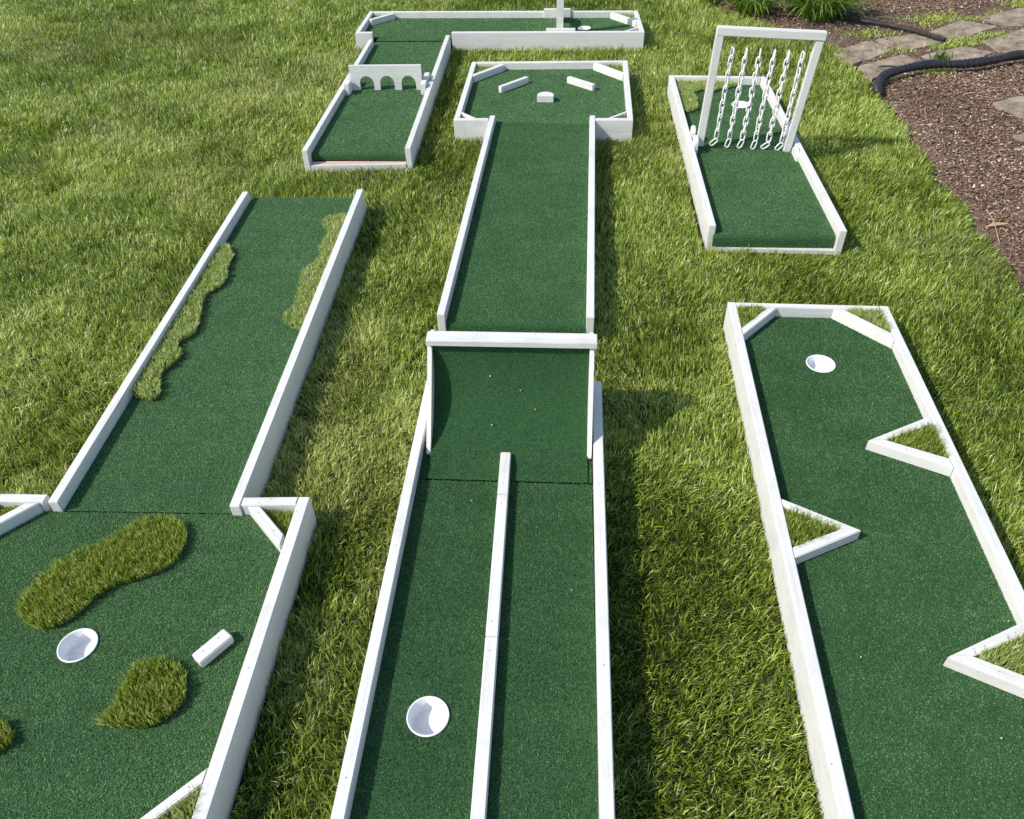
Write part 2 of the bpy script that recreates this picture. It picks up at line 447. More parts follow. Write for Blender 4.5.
for sx in (1, -1):
    f = (lambda u, v: (u, v)) if sx == 1 else (lambda u, v: (-2.798 - u, v))
    board_poly(Hd, 'corner_brace', [f(-1.031, 1.7905), f(-0.872, 1.618), f(-0.872, 1.670), f(-0.985, 1.7905)], ZT - 0.003, ZR - 0.0015,
               (0.159 * sx, -0.172), screws=[f(-0.985, 1.762), f(-0.91, 1.685)])
    board_poly(Hd, 'corner_brace', [f(-0.872, 0.897), f(-1.046, 0.72), f(-1.005, 0.72), f(-0.872, 0.855)], ZT - 0.003, ZR - 0.0015,
               (0.174 * sx, 0.177), screws=[f(-0.905, 0.845)])
    plush(Hd, 'corner_grass', [f(-0.979, 1.790), f(-0.873, 1.677), f(-0.873, 1.790)], ZT, 0.03, 90000, parent=Hd.root)
    plush(Hd, 'corner_grass', [f(-1.0, 0.722), f(-0.873, 0.851), f(-0.873, 0.722)], ZT + 0.012, 0.045, 90000, parent=Hd.root, mat='fake_pale')
cup(Hd, *cA, r=0.055)
foot(Hd, [(-1.97, 0.67), (-0.828, 0.67), (-0.815, 1.84), (-1.97, 1.835)])

pl = [(-1.699, 3.561), (-1.632, 3.541), (-1.592, 3.342), (-1.577, 3.229), (-1.638, 3.139), (-1.612, 3.001), (-1.585, 2.839), (-1.633, 2.761), (-1.586, 2.657), (-1.63, 2.557), (-1.588, 2.423), (-1.606, 2.379), (-1.66, 2.40), (-1.699, 2.45), (-1.699, 2.8), (-1.699, 3.2)]
pl = [(max(u, -1.698), v) for u, v in smooth_poly(pl, 3, 0.003)]
tag(plush(A, 'grass_strip', pl, ZT, 0.033, 52000, thick=0.010, W=0.0046, mat='fake_pale', dry=0.12, leanmax=0.95), 'ragged pale grass strip along the left rail of the left lane, dark shadow beside it', 'artificial grass', 'fluffy artificial grass pieces laid on the turf')
pr_ = [(-1.094, 3.89), (-1.188, 3.893), (-1.223, 3.86), (-1.211, 3.796), (-1.169, 3.733), (-1.179, 3.611), (-1.179, 3.543), (-1.15, 3.457), (-1.195, 3.374), (-1.214, 3.293), (-1.2, 3.215), (-1.19, 3.114), (-1.189, 3.018), (-1.214, 2.963), (-1.171, 2.894), (-1.094, 2.883), (-1.094, 3.2), (-1.094, 3.6)]
pr_ = [(min(u, -1.095), v) for u, v in smooth_poly(pr_, 3, 0.003)]
tag(plush(A, 'grass_strip', pr_, ZT, 0.028, 52000, thick=0.010, W=0.0046, mat='fake_pale', dry=0.12, leanmax=0.95), 'wavy pale grass strip along the right rail of the left lane, near its far end', 'artificial grass', 'fluffy artificial grass pieces laid on the turf')
ft = [(-1.654, 1.38), (-1.652, 1.442), (-1.621, 1.531), (-1.563, 1.6), (-1.492, 1.645), (-1.429, 1.718), (-1.361, 1.766), (-1.285, 1.759), (-1.225, 1.714), (-1.201, 1.652), (-1.207, 1.583), (-1.24, 1.54), (-1.295, 1.506), (-1.359, 1.481), (-1.399, 1.448), (-1.425, 1.401), (-1.46, 1.348), (-1.52, 1.309), (-1.591, 1.322)]
tag(plush(Hd, 'grass_island', shrink(smooth_poly(ft, 3, 0.0015), 0.007), ZT, 0.035, 95000, thick=0.006, W=0.0034, dry=0.06), 'long bean shaped fluffy olive grass island beyond the near left cup', 'artificial grass', 'fluffy artificial grass pieces laid on the turf')
tr = [(-1.249, 1.033), (-1.215, 1.065), (-1.212, 1.127), (-1.202, 1.193), (-1.165, 1.224), (-1.102, 1.223), (-1.048, 1.191), (-1.015, 1.133), (-1.013, 1.077), (-1.046, 1.039), (-1.093, 1.008), (-1.15, 1.007), (-1.203, 1.007)]
tag(plush(Hd, 'grass_island', shrink(smooth_poly(tr, 3, 0.0015), 0.007), ZT, 0.035, 95000, thick=0.006, W=0.0034, dry=0.10), 'small teardrop shaped fluffy grass island below the slanting white block', 'artificial grass', 'fluffy artificial grass pieces laid on the turf')
lf = [(-1.508, 1.02), (-1.472, 1.009), (-1.44, 0.98), (-1.442, 0.952), (-1.462, 0.934), (-1.52, 0.90), (-1.60, 0.90), (-1.65, 0.95), (-1.62, 1.01), (-1.56, 1.03)]
tag(plush(Hd, 'grass_island', shrink(smooth_poly(lf, 3, 0.0015), 0.007), ZT, 0.035, 95000, thick=0.006, W=0.0034, dry=0.06), 'dark fluffy grass island cut off by the left edge of the photo', 'artificial grass', 'fluffy artificial grass pieces laid on the turf')

def own_board(lane, name, p0, p1, width, z0, z1, label, cat, group=None, bevel=0.003, screws=()):
    """a single loose board: top-level mesh, base at its centre"""
    c = lp(p0, p1, 0.5); d = (p1[0] - p0[0], p1[1] - p0[1]); ang = math.atan2(d[1], d[0]); L = math.hypot(*d)
    bm = prism_bm([(-L / 2, -width / 2), (L / 2, -width / 2), (L / 2, width / 2), (-L / 2, width / 2)], 0, z1 - z0, 0, (0, 0), bevel)
    add_screws(bm, screws, z1 - z0)
    x, y = lane.w(*c)
    return tag(bm_obj(name, bm, None, (M['paint'], M['screw']), (x, y, z0), lane.t + ang), label, cat, group)
BL = 'white wooden bumper blocks on the turf'
own_board(Hd, 'bumper_block', (-1.018, 1.215), (-0.951, 1.306), 0.044, ZT + 0.001, ZT + 0.034, 'slim white block lying slantwise on the near left head beside its right rail', 'wooden block', BL, screws=[(-0.028, 0.004), (0.026, 0.004)])

# ================================================================== centre hole: near lane with divider and ramp
B = Lane(-4.57)
B.thing('putting_lane', -0.19, 1.5, 'near centre green lane split by a thin white divider with one cup', 'mini golf lane', 'mini golf lane sections on the lawn')
cB = (-0.344, 1.068)
turf(B, 'turf', (-0.505, 0.45, 0.121, 1.961), holes=[(*cB, 0.056)], dens=150000, lean=(-0.45, -0.15, 0))
turf(B, 'turf', (-0.505, 1.968, 0.121, 2.46), dens=80000, lean=(-0.45, -0.15, 0), bare=[(0.103, 1.9, 0.110, 2.2), (-0.480, 1.9, -0.472, 2.2)])
board(B, 'side_rail', (-0.541, 0.42), (-0.541, 2.47), 0.036, Z0, ZR, -1, screws=[(0.45, 0), (1.2, 0)])
board(B, 'side_rail', (0.157, 0.42), (0.165, 2.482), 0.037, Z0, ZR, 1, screws=[(0.8, 0), (1.5, 0)])
board(B, 'end_rail', (-0.504, 0.42), (0.119, 0.42), 0.037, Z0, ZR, 1)
dv = lambda v: -0.1935 + (2.08 - v) * 0.0115
for a, b, sc in ((0.47, 1.307, (0.79,)), (1.309, 1.871, (0.05, 0.52)), (1.873, 2.08, (0.05,))):
    zb = 0.006 if b > 2.0 else 0.0
    board(B, 'divider_strip', (dv(a), a), (dv(b), b), 0.038, ZT + 0.001, ZT + 0.035 + zb * 0.1, 0, screws=[(s, 0.003) for s in sc])
cup(B, *cB, r=0.056)
foot(B, [(-0.545, 0.4), (0.163, 0.4), (0.17, 2.49), (-0.545, 2.49)])

Rp = Lane(-4.57)
Rp.thing('ramp', -0.187, 2.2, 'curved green jump ramp with white sides and a white top bar', 'ramp')
rad, v0r = 0.335, 2.0
prof = [(1.967, ZT + 0.001), (1.968, ZT + 0.008), (v0r, ZT + 0.008)] + [(v0r + rad * math.sin(a), ZT + 0.007 + rad - rad * math.cos(a)) for a in [R(k) for k in range(4, 91, 4)]]
prof.append((v0r + rad, ZT + 0.340))
turf(Rp, 'turf', (-0.474, 0, 0.1045, 0), profile=prof, dens=150000, lean=(-0.45, -0.15, 0), tone=-0.10, h=0.0045, label='curved green ramp surface, darkened in colour for shade')  # negative tone puts shade of the upturned surface into the pile colour
cv = []
for k in range(0, 13):
    t = k / 12; a = R(14 + t * 74)
    arc = Vector((v0r + rad * math.sin(a), 0.007 + rad - rad * math.cos(a)))
    ch = Vector((2.082, 0.012)).lerp(Vector((2.327, 0.335)), t)
    cv.append(ch * 0.92 + arc * 0.08)
side = [(2.42, 0.001), (2.42, 0.335)] + [(p.x, p.y) for p in reversed(cv)] + [(2.085, 0.001)]
for u in (-0.491, 0.1045):
    bm = prism_bm(side, 0, 0.0165, 0, (2.2, 0), 0.002)
    # local x = along v, local y = up, extrude = across
    o = bm_obj('side_board', bm, Rp.root, (M['paint'], M['screw']), None)
    o.matrix_local = Matrix.Translation((u - Rp.o[0], 2.2 - Rp.o[1], ZT + 0.001)) @ Matrix(((0, 0, 1, 0), (1, 0, 0, 0), (0, 1, 0, 0), (0, 0, 0, 1)))
board(Rp, 'top_bar', (-0.494, 2.345), (0.131, 2.345), 0.060, ZT + 0.336, ZT + 0.362, 0)
bm = prism_bm([(2.345, 0.002), (2.412, 0.002), (2.412, 0.335), (2.345, 0.335)], 0, 0.576, 0, (2.2, 0), 0.002)
o = bm_obj('back_panel', bm, Rp.root, (M['paint'], M['screw']), None)
o.matrix_local = Matrix.Translation((-0.473 - Rp.o[0], 2.2 - Rp.o[1], ZT + 0.001)) @ Matrix(((0, 0, 1, 0), (1, 0, 0, 0), (0, 1, 0, 0), (0, 0, 0, 1)))

# ================================================================== centre hole: far straight and head
Cn = Lane(-5.7)
Cn.thing('putting_lane', -0.264, 4.05, 'long plain green lane running from behind the ramp to the far head', 'mini golf lane', 'mini golf lane sections on the lawn')
turf(Cn, 'turf', (-0.578, 0, 0.050, 0), profile=lip_profile(2.925, 5.186, drop=0.052, r=0.022), dens=80000, lean=(0.1, 0.05, 0), tone=0.06)
board(Cn, 'side_rail', (-0.617, 2.915), (-0.606, 5.20), 0.036, Z0, ZR, -1, screws=[(1.1, 0)])
board(Cn, 'side_rail', (0.087, 2.925), (0.086, 5.215), 0.036, Z0, ZR, 1, screws=[(0.7, 0), (1.7, 0)])
board(Cn, 'end_board', (-0.578, 2.921), (0.049, 2.927), 0.034, Z0, ZT - 0.055, 1)
foot(Cn, [(-0.62, 2.91), (0.092, 2.91), (0.092, 5.2), (-0.62, 5.2)])

G = Lane(-5.7)
G.thing('putting_green', -0.257, 5.68, 'far green head with three loose white blocks, at the end of the long lane', 'mini golf lane', 'mini golf lane sections on the lawn')
fl, fr, br, bl = (-0.838, 5.112), (0.331, 5.140), (0.327, 6.280), (-0.848, 6.238)
turf(G, 'turf', (-0.81, 5.188, 0.295, 6.235), dens=60000, w=0.0036, lean=(0.5, 0.15, 0), tone=0.18)
board(G, 'side_rail', (fl[0], fl[1] + 0.038), bl, TK, Z0, ZR, -1)
board(G, 'side_rail', (fr[0], fr[1] + 0.038), br, TK, Z0, ZR, 1)
board(G, 'end_rail', (bl[0] + 0.038, bl[1] + 0.001), (br[0] - 0.038, br[1] - 0.001), TK, Z0, ZR, -1)
board(G, 'front_rail', fl, (-0.6085, 5.118), TK, Z0, ZR, 1)
board(G, 'front_rail', (0.0885, 5.134), fr, TK, Z0, ZR, 1)
board(G, 'corner_brace', (-0.828, 5.955), (-0.620, 6.206), 0.036, ZT - 0.004, ZR - 0.002, -1)
board(G, 'corner_brace', (0.095, 6.240), (0.312, 6.005), 0.036, ZT - 0.004, ZR - 0.002, -1)
board(G, 'corner_brace', (-0.801, 5.262), (-0.690, 5.153), 0.020, ZT - 0.004, ZR - 0.002, -1)
board(G, 'corner_brace', (0.166, 5.176), (0.291, 5.300), 0.020, ZT - 0.004, ZR - 0.002, -1)
plush(G, 'corner_grass', [(-0.806, 6.03), (-0.806, 6.198), (-0.665, 6.198)], ZT, 0.035, 40000, parent=G.root, W=0.004)
plush(G, 'corner_grass', [(0.287, 6.06), (0.287, 6.238), (0.13, 6.238)], ZT, 0.035, 40000, parent=G.root, W=0.004)
plush(G, 'corner_grass', [(-0.799, 5.235), (-0.72, 5.156), (-0.799, 5.152)], ZT, 0.035, 40000, parent=G.root, W=0.004, mat='fake_pale')
plush(G, 'corner_grass', [(0.289, 5.27), (0.20, 5.18), (0.289, 5.18)], ZT, 0.04, 40000, parent=G.root, W=0.004)
foot(G, [(fl[0] - .01, fl[1]), fr, br, (bl[0] - .01, bl[1])])
own_board(G, 'bumper_block', (-0.590, 5.735), (-0.408, 5.937), 0.032, ZT + 0.001, ZT + 0.046, 'long white block slanting up to the right, leftmost of three on the far head', 'wooden block', BL)
own_board(G, 'bumper_block', (-0.110, 5.945), (0.078, 5.785), 0.032, ZT + 0.001, ZT + 0.046, 'long white block slanting down to the right, rightmost of three on the far head', 'wooden block', BL)
pts = [(-0.057, -0.02), (0.057, -0.02)] + [(0.057 * math.cos(a), 0.010 + 0.057 * math.sin(a)) for a in [R(k) for k in range(0, 181, 15)]]
x, y = G.w(-0.258, 5.578)
tag(bm_obj('bumper_block', prism_bm(pts, 0, 0.044, 0, (0, 0), 0.002), None, (M['paint'],), (x, y, ZT + 0.001), G.t), 'short half round white block between the two long blocks on the far head', 'wooden block', BL)

# ================================================================== far left hole with arches, crossing lane with windmill board
D = Lane(-4.43)
D.thing('putting_lane', -1.28, 5.8, 'short far green lane behind a white three arch board', 'mini golf lane', 'mini golf lane sections on the lawn')
turf(D, 'turf', (-1.577, 0, -0.979, 0), profile=lip_profile(4.712, 6.892, drop=0.036, r=0.020), dens=50000, w=0.0038, lean=(0.5, 0.15, 0), tone=0.18)
board(D, 'side_rail', (-1.614, 4.655), (-1.608, 6.80), 0.036, Z0, ZR, -1)
board(D, 'side_rail', (-0.941, 4.695), (-0.951, 6.90), 0.036, Z0, ZR, 1)
board(D, 'end_board', (-1.577, 4.656), (-0.979, 4.690), 0.018, Z0, ZT - 0.050, 1)
board(D, 'end_board', (-1.577, 4.6755), (-0.979, 4.7095), 0.04, Z0, ZT - 0.046, 1, mat='paint_raw')
board(D, 'slot_block', (-1.556, 5.700), (-1.556, 5.790), 0.038, ZT, ZT + 0.078, 0)
board(D, 'slot_block', (-1.006, 5.705), (-1.006, 5.790), 0.038, ZT, ZT + 0.078, 0)
board(D, 'slot_block', (-1.556, 5.836), (-1.556, 5.93), 0.038, ZT, ZT + 0.078, 0)
board(D, 'slot_block', (-1.006, 5.836), (-1.006, 5.945), 0.038, ZT, ZT + 0.078, 0)
foot(D, [(-1.62, 4.66), (-0.936, 4.69), (-0.945, 6.95), (-1.62, 6.95)])

def arch_board():
    W_, H_, TH = 0.510, 0.172, 0.022
    prof = [(-W_ / 2, 0.0)]
    s = W_ / 685.0
    for x0, x1 in ((80, 219), (278, 420), (486, 628)):
        a, b = -W_ / 2 + x0 * s, -W_ / 2 + x1 * s
        c = (a + b) / 2; r = (b - a) / 2
        prof += [(a, 0.0), (a, 0.008), (c - r * 1.0, 0.04)]
        prof += [(c + r * math.cos(t), 0.044 + 1.08 * r * math.sin(t)) for t in [math.pi - k * math.pi / 14 for k in range(0, 15)]]
        prof += [(b, 0.008), (b, 0.0)]
    prof += [(W_ / 2, 0.0), (W_ / 2 + 0.004, H_), (-W_ / 2 - 0.006, H_)]
    bm = bmesh.new()
    f0 = [bm.verts.new((x, -TH / 2, z)) for x, z in prof]; f1 = [bm.verts.new((x, TH / 2, z)) for x, z in prof]
    n = len(prof)
    for i in range(n): bm.faces.new((f0[i], f0[(i + 1) % n], f1[(i + 1) % n], f1[i]))
    for ring in (f0, f1):
        ed = [bm.edges.get((ring[i], ring[(i + 1) % n])) for i in range(n)]
        bmesh.ops.triangle_fill(bm, use_beauty=True, edges=ed)
    bmesh.ops.recalc_face_normals(bm, faces=bm.faces[:])
    return bm
x, y = D.w(-1.285, 5.813)
tag(bm_obj('arch_board', arch_board(), None, (M['paint'],), (x, y, ZT + 0.002), D.t + R(0.6)), 'white board with three round arches standing across the far left lane', 'arch obstacle')

K = Lane(-4.43)
K.thing('putting_lane', -0.56, 7.26, 'crosswise green lane at the very back under a narrow white upright board', 'mini golf lane', 'mini golf lane sections on the lawn')
fl, fr, br, bl = (-1.758, 6.969), (0.637, 6.947), (0.618, 7.55), (-1.754, 7.59)
turf(K, 'turf', (-1.572, 6.918, -0.986, 6.991), dens=45000, w=0.004, lean=(0.5, 0.15, 0), tone=0.18)
turf(K, 'turf', (-1.72, 6.992, 0.60, 7.55), holes=[(0.152, 7.222, 0.052)], dens=45000, w=0.004, lean=(0.5, 0.15, 0), tone=0.18)
board(K, 'side_rail', (fl[0], fl[1] + 0.038), bl, TK, Z0, ZR, -1)
board(K, 'side_rail', (fr[0], fr[1] + 0.038), br, TK, Z0, ZR, 1)
board(K, 'end_rail', (bl[0] + 0.038, bl[1] - 0.001), (br[0] - 0.038, br[1] + 0.001), TK, Z0, ZR, -1)
board(K, 'front_rail', fl, (-1.612, 6.968), TK, Z0, ZR, 1)
board(K, 'front_rail', (-0.947, 6.958), fr, TK, Z0, ZR, 1, screws=[])
board(K, 'corner_brace', (-1.716, 7.36), (-1.54, 7.545), 0.036, ZT - 0.004, ZR - 0.002, -1)
board(K, 'corner_brace', (0.405, 7.52), (0.612, 7.265), 0.036, ZT - 0.004, ZR - 0.002, -1)
board(K, 'corner_brace', (0.47, 6.988), (0.595, 7.11), 0.024, ZT - 0.004, ZR - 0.002, -1)
plush(K, 'corner_grass', [(0.595, 7.35), (0.595, 7.51), (0.46, 7.51)], ZT, 0.04, 30000, parent=K.root, W=0.005, mat='fake_pale')
plush(K, 'corner_grass', [(-1.716, 7.43), (-1.716, 7.548), (-1.60, 7.548)], ZT, 0.03, 30000, parent=K.root, W=0.005)
cup(K, 0.152, 7.222, r=0.052)
board(K, 'slot_block', (-0.166, 7.004), (0.075, 7.004), 0.028, ZT, ZT + 0.066, 0)
board(K, 'slot_block', (-0.198, 7.528), (0.036, 7.528), 0.034, ZT, ZT + 0.075, 0)
foot(K, [(fl[0] - .01, fl[1] - 0.02), (fr[0], fr[1] - 0.005), br, (bl[0] - .01, bl[1])])
# tapered tower board standing across the lane, with a doorway
def tower():
    prof = [(-0.240, 0), (-0.10, 0), (-0.10, 0.05)] + [(0.10 * math.cos(t), 0.05 + 0.07 * math.sin(t)) for t in [math.pi - k * math.pi / 12 for k in range(1, 12)]] + \
           [(0.10, 0.05), (0.10, 0), (0.225, 0), (0.225, 0.05)] + [(0.02 + 0.205 * math.cos(t), 0.05 + 0.11 * math.sin(t)) for t in [k * math.pi / 24 for k in range(1, 19)]] + \
           [(-0.165, 0.17), (-0.185, 0.30), (-0.205, 0.70), (-0.240, 0.70)]
    bm = bmesh.new(); TH = 0.056; n = len(prof)
    f0 = [bm.verts.new((-TH / 2, y, z)) for y, z in prof]; f1 = [bm.verts.new((TH / 2, y, z)) for y, z in prof]
    for i in range(n): bm.faces.new((f0[i], f0[(i + 1) % n], f1[(i + 1) % n], f1[i]))
    for ring in (f0, f1):
        bmesh.ops.triangle_fill(bm, use_beauty=True, edges=[bm.edges.get((ring[i], ring[(i + 1) % n])) for i in range(n)])
    bmesh.ops.recalc_face_normals(bm, faces=bm.faces[:])
    return bm
x, y = K.w(-0.054, 7.264)
tag(bm_obj('tower_board', tower(), None, (M['paint'],), (x, y, ZT + 0.002), K.t), 'narrow upright white board across the back lane, cut off by the top edge', 'tower obstacle')

# ================================================================== chain frame hole
E_ = Lane(-4.6)
E_.thing('putting_lane', 1.09, 4.83, 'green lane under a white gate of hanging chains', 'mini golf lane', 'mini golf lane sections on the lawn')
cE = (1.178, 5.519)
turf(E_, 'turf', (0.772, 0, 1.398, 0), profile=[(v, z) for v, z in lip_profile(3.742, 5.40, drop=0.064, r=0.024)], dens=90000, lean=(0.15, 0.05, 0), tone=0.08)
turf(E_, 'turf', (0.772, 5.402, 1.392, 5.93), holes=[(*cE, 0.058)], dens=60000, w=0.0034, lean=(0.15, 0.05, 0), tone=0.08)
fl, fr, br, bl = (0.746, 3.757), (1.432, 3.716), (1.406, 5.928), (0.728, 5.957)
board(E_, 'side_rail', fl, bl, 0.036, Z0, ZR, -1, screws=[(0.6, 0)])
board(E_, 'side_rail', fr, br, 0.036, Z0, ZR, 1, screws=[(0.5, 0), (1.6, 0)])
board(E_, 'end_rail', (bl[0] + 0.037, bl[1] - 0.001), (br[0] - 0.037, br[1] + 0.001), 0.036, Z0, ZR, -1)
board(E_, 'end_board', (0.7835, 3.742), (1.394, 3.722), 0.034, Z0, ZT - 0.067, 1)
# slot brackets: tall rounded finger and a lower block on each side
def finger(u, v0, v1, top, th=0.02):
    w_ = (v1 - v0)
    pr = [(0, 0), (w_, 0), (w_, top - w_ * 0.35)] + [(w_ / 2 + w_ / 2 * math.cos(t), top - w_ * 0.35 + w_ * 0.35 * math.sin(t)) for t in [k * math.pi / 10 for k in range(1, 10)]] + [(0, top - w_ * 0.35)]
    bm = prism_bm(pr, 0, th, 0, (0, 0), 0.002)
    o = bm_obj('slot_bracket', bm, E_.root, (M['paint'],), None)
    o.matrix_local = Matrix.Translation((u - E_.o[0], v0 - E_.o[1], ZT)) @ Matrix(((0, 0, 1, 0), (1, 0, 0, 0), (0, 1, 0, 0), (0, 0, 0, 1)))
    return o
finger(0.775, 4.72, 4.815, 0.10, 0.022)
finger(0.775, 4.87, 4.96, 0.10, 0.022)
finger(1.366, 4.63, 4.755, 0.062, 0.020)
finger(1.374, 4.84, 4.94, 0.10, 0.020)
cup(E_, *cE)
foot(E_, [(0.722, 3.74), (1.437, 3.70), (1.411, 5.935), (0.722, 5.962)])
pe = [(0.768, 5.915), (1.007, 5.918), (1.19, 5.89), (1.186, 5.837), (1.106, 5.799), (1.01, 5.743), (0.931, 5.762), (0.883, 5.688), (0.891, 5.526), (0.873, 5.421), (0.803, 5.37), (0.768, 5.45)]
pe = [(max(u, 0.769), min(v, 5.913)) for u, v in smooth_poly(pe, 3, 0.004)]
tag(plush(E_, 'grass_strip', pe, ZT, 0.028, 38000, thick=0.010, mat='fake_pale', W=0.0052, dry=0.12, leanmax=0.95), 'pale fluffy grass filling the back left corner behind the chain gate', 'artificial grass', 'fluffy artificial grass pieces laid on the turf')

Fr = Lane(-4.6)
root = Fr.thing('chain_gate', 1.082, 4.807, 'upright white wooden gate frame hung with six white plastic chains', 'chain obstacle', z=ZT + 0.008)
root.rotation_euler = (0, R(2.6), Fr.t + R(-3.0))
ps = 0.044; HW = 0.285; HT = 0.69
def box_local(name, x0, x1, y0, y1, z0, z1, par, bev=0.003, along='x'):
    cx, cy, cz = (x0 + x1) / 2, (y0 + y1) / 2, (z0 + z1) / 2
    if along == 'x':
        bm = prism_bm([(x0, y0), (x1, y0), (x1, y1), (x0, y1)], z0 - cz, z1 - cz, 0, (cx, cy), bev)
        o = bm_obj(name, bm, par, (M['paint'], M['screw']), (cx, cy, cz))
    else:                                                  # grain upright: local x = up
        bm = prism_bm([(z0, y0), (z1, y0), (z1, y1), (z0, y1)], x0 - cx, x1 - cx, 0, (cz, cy), bev)
        o = bm_obj(name, bm, par, (M['paint'], M['screw']))
        o.matrix_local = Matrix.Translation((cx, cy, cz)) @ Matrix(((0, 0, -1, 0), (0, 1, 0, 0), (1, 0, 0, 0), (0, 0, 0, 1)))
    return o
box_local('post', -HW, -HW + ps, -0.021, 0.021, 0, HT - 0.0455, root, along='z')
po = box_local('post', HW - ps, HW, -0.021, 0.021, 0, HT - 0.0455, root, along='z')
po.matrix_local = Matrix.Translation((HW - ps / 2, 0, 0)) @ Matrix.Rotation(R(2.2), 4, 'Y') @ Matrix.Translation((0, 0, (HT - 0.0455) / 2)) @ Matrix(((0, 0, -1, 0), (0, 1, 0, 0), (1, 0, 0, 0), (0, 0, 0, 1)))
tb = box_local('top_bar', -HW, HW + 0.030, -0.0225, 0.0225, HT - 0.0445, HT, root)
tb.rotation_euler = (0, R(-0.5), 0)

def torus_link(bm, c, ax_up, ax_side, L, Wd, r, nseg=14, nr=6):
    """stadium link: centre c, long axis ax_up, width axis ax_side"""
    nrm = ax_up.cross(ax_side)
    pts = []
    hl = L / 2 - Wd / 2
    for k in range(nseg):
        a = 2 * math.pi * k / nseg
        px, py = math.cos(a) * Wd / 2, math.sin(a) * Wd / 2
        py += hl if math.sin(a) > 1e-6 else (-hl if math.sin(a) < -1e-6 else 0)
        pts.append((px, py))
    rings = []
    for i, (px, py) in enumerate(pts):
        qx, qy = pts[(i + 1) % nseg]; ox, oy = pts[i - 1]
        tx, ty = qx - ox, qy - oy; l = math.hypot(tx, ty); nx, ny = ty / l, -tx / l
        cc = c + ax_side * px + ax_up * py; no = ax_side * nx + ax_up * ny
        rings.append([bm.verts.new(cc + no * (r * math.cos(t)) + nrm * (r * math.sin(t))) for t in [2 * math.pi * j / nr for j in range(nr)]])
    for i in range(nseg):
        a, b = rings[i], rings[(i + 1) % nseg]
        for j in range(nr): bm.faces.new((a[j], a[(j + 1) % nr], b[(j + 1) % nr], b[j]))
for k in range(6):
    x = -0.176 + k * 0.0785
    top = HT - 0.045 - 0.080
    nl = 13; pitch = (top - 0.028) / (nl - 0.4)
    rr = random.Random(40 + k)
    bm = bmesh.new(); yaw = R([28, 12, -8, 20, 10, 30][k]); z = top - 0.016
    lastc = None
    for i in range(nl - 1):
        yaw_i = yaw + (math.pi / 2 if i % 2 == 0 else 0) + rr.uniform(-0.25, 0.25)
        sd = Vector((math.cos(yaw_i), math.sin(yaw_i), 0)); tilt = Vector((rr.uniform(-0.06, 0.06) - 0.03, rr.uniform(-0.05, 0.05), 1)).normalized()
        sd = (sd - tilt * sd.dot(tilt)).normalized()
        torus_link(bm, Vector((x + 0.006 * (top - z) / top, 0, z)), tilt, sd, pitch + 0.018, 0.026, 0.0047)
        z -= pitch
    bmesh.ops.recalc_face_normals(bm, faces=bm.faces[:])
    ch = bm_obj('chain', bm, root, (M['chain'],), smooth=True)
    bm = bmesh.new(); a = R([38, 10, 16, 10, 44, 30][k]); up = Vector((math.sin(a), -0.25 * math.sin(a), math.cos(a))).normalized(); sd = Vector((math.cos(a), 0, -math.sin(a))).normalized()
    sd = (sd - up * sd.dot(up)).normalized()
    torus_link(bm, Vector((x + 0.006 - 0.018 * math.sin(a), -0.004, 0.026)), up, sd, pitch + 0.012, 0.025, 0.0045)
    bmesh.ops.recalc_face_normals(bm, faces=bm.faces[:])
    bm_obj('end_link', bm, ch, (M['chain'],), smooth=True)
    bm = bmesh.new()
    torus_link(bm, Vector((x, 0, top + 0.012)), Vector((0, 0, 1)), Vector((0, 1, 0)), 0.026, 0.016, 0.0018)
    bmesh.ops.create_cone(bm, cap_ends=True, segments=6, radius1=0.0018, radius2=0.0018, depth=0.060, matrix=Matrix.Translation((x, 0, top + 0.052)))
    bmesh.ops.recalc_face_normals(bm, faces=bm.faces[:])
    bm_obj('hook', bm, ch, (M['hook'],), smooth=True)

# ================================================================== right hole with zigzag bumpers
F = Lane(-5.64)
F.thing('putting_lane', 1.04, 1.9, 'near right green lane with zigzag white bumpers and a white cup', 'mini golf lane', 'mini golf lane sections on the lawn')
cF = (1.030, 2.700)
turf(F, 'turf', (0.725, 0.40, 1.350, 3.037), holes=[(*cF, 0.056)], dens=145000, lean=(-0.3, -0.1, 0))
board(F, 'side_rail', (0.687, 0.38), (0.687, 3.073), 0.0365, Z0, ZR, -1, screws=[(0.6, 0.01), (1.6, -0.008), (2.3, 0)])
board(F, 'side_rail', (1.387, 0.38), (1.387, 3.073), 0.0365, Z0, ZR, 1, screws=[(0.9, 0), (1.9, 0)])
board(F, 'end_rail', (0.7245, 3.072), (1.3495, 3.072), 0.032, Z0, ZR, -1)
board(F, 'end_rail', (0.7245, 0.38), (1.3495, 0.38), 0.036, Z0, ZR, 1)
ZB = ZR - 0.0015
board_poly(F, 'corner_brace', [(0.7245, 2.830), (0.900, 3.0385), (0.856, 3.0385), (0.7245, 2.880)], ZT - 0.003, ZB, (0.16, 0.19))
board_poly(F, 'corner_brace', [(1.142, 3.0385), (1.3495, 2.820), (1.3495, 2.868), (1.190, 3.0385)], ZT - 0.003, ZB, (0.2, -0.21))
plush(F, 'corner_grass', [(0.726, 2.886), (0.852, 3.038), (0.726, 3.038)], ZT + 0.016, 0.048, 80000, parent=F.root)
plush(F, 'corner_grass', [(1.196, 3.038), (1.348, 2.876), (1.348, 3.038)], ZT + 0.016, 0.048, 80000, parent=F.root, mat='fake_pale')
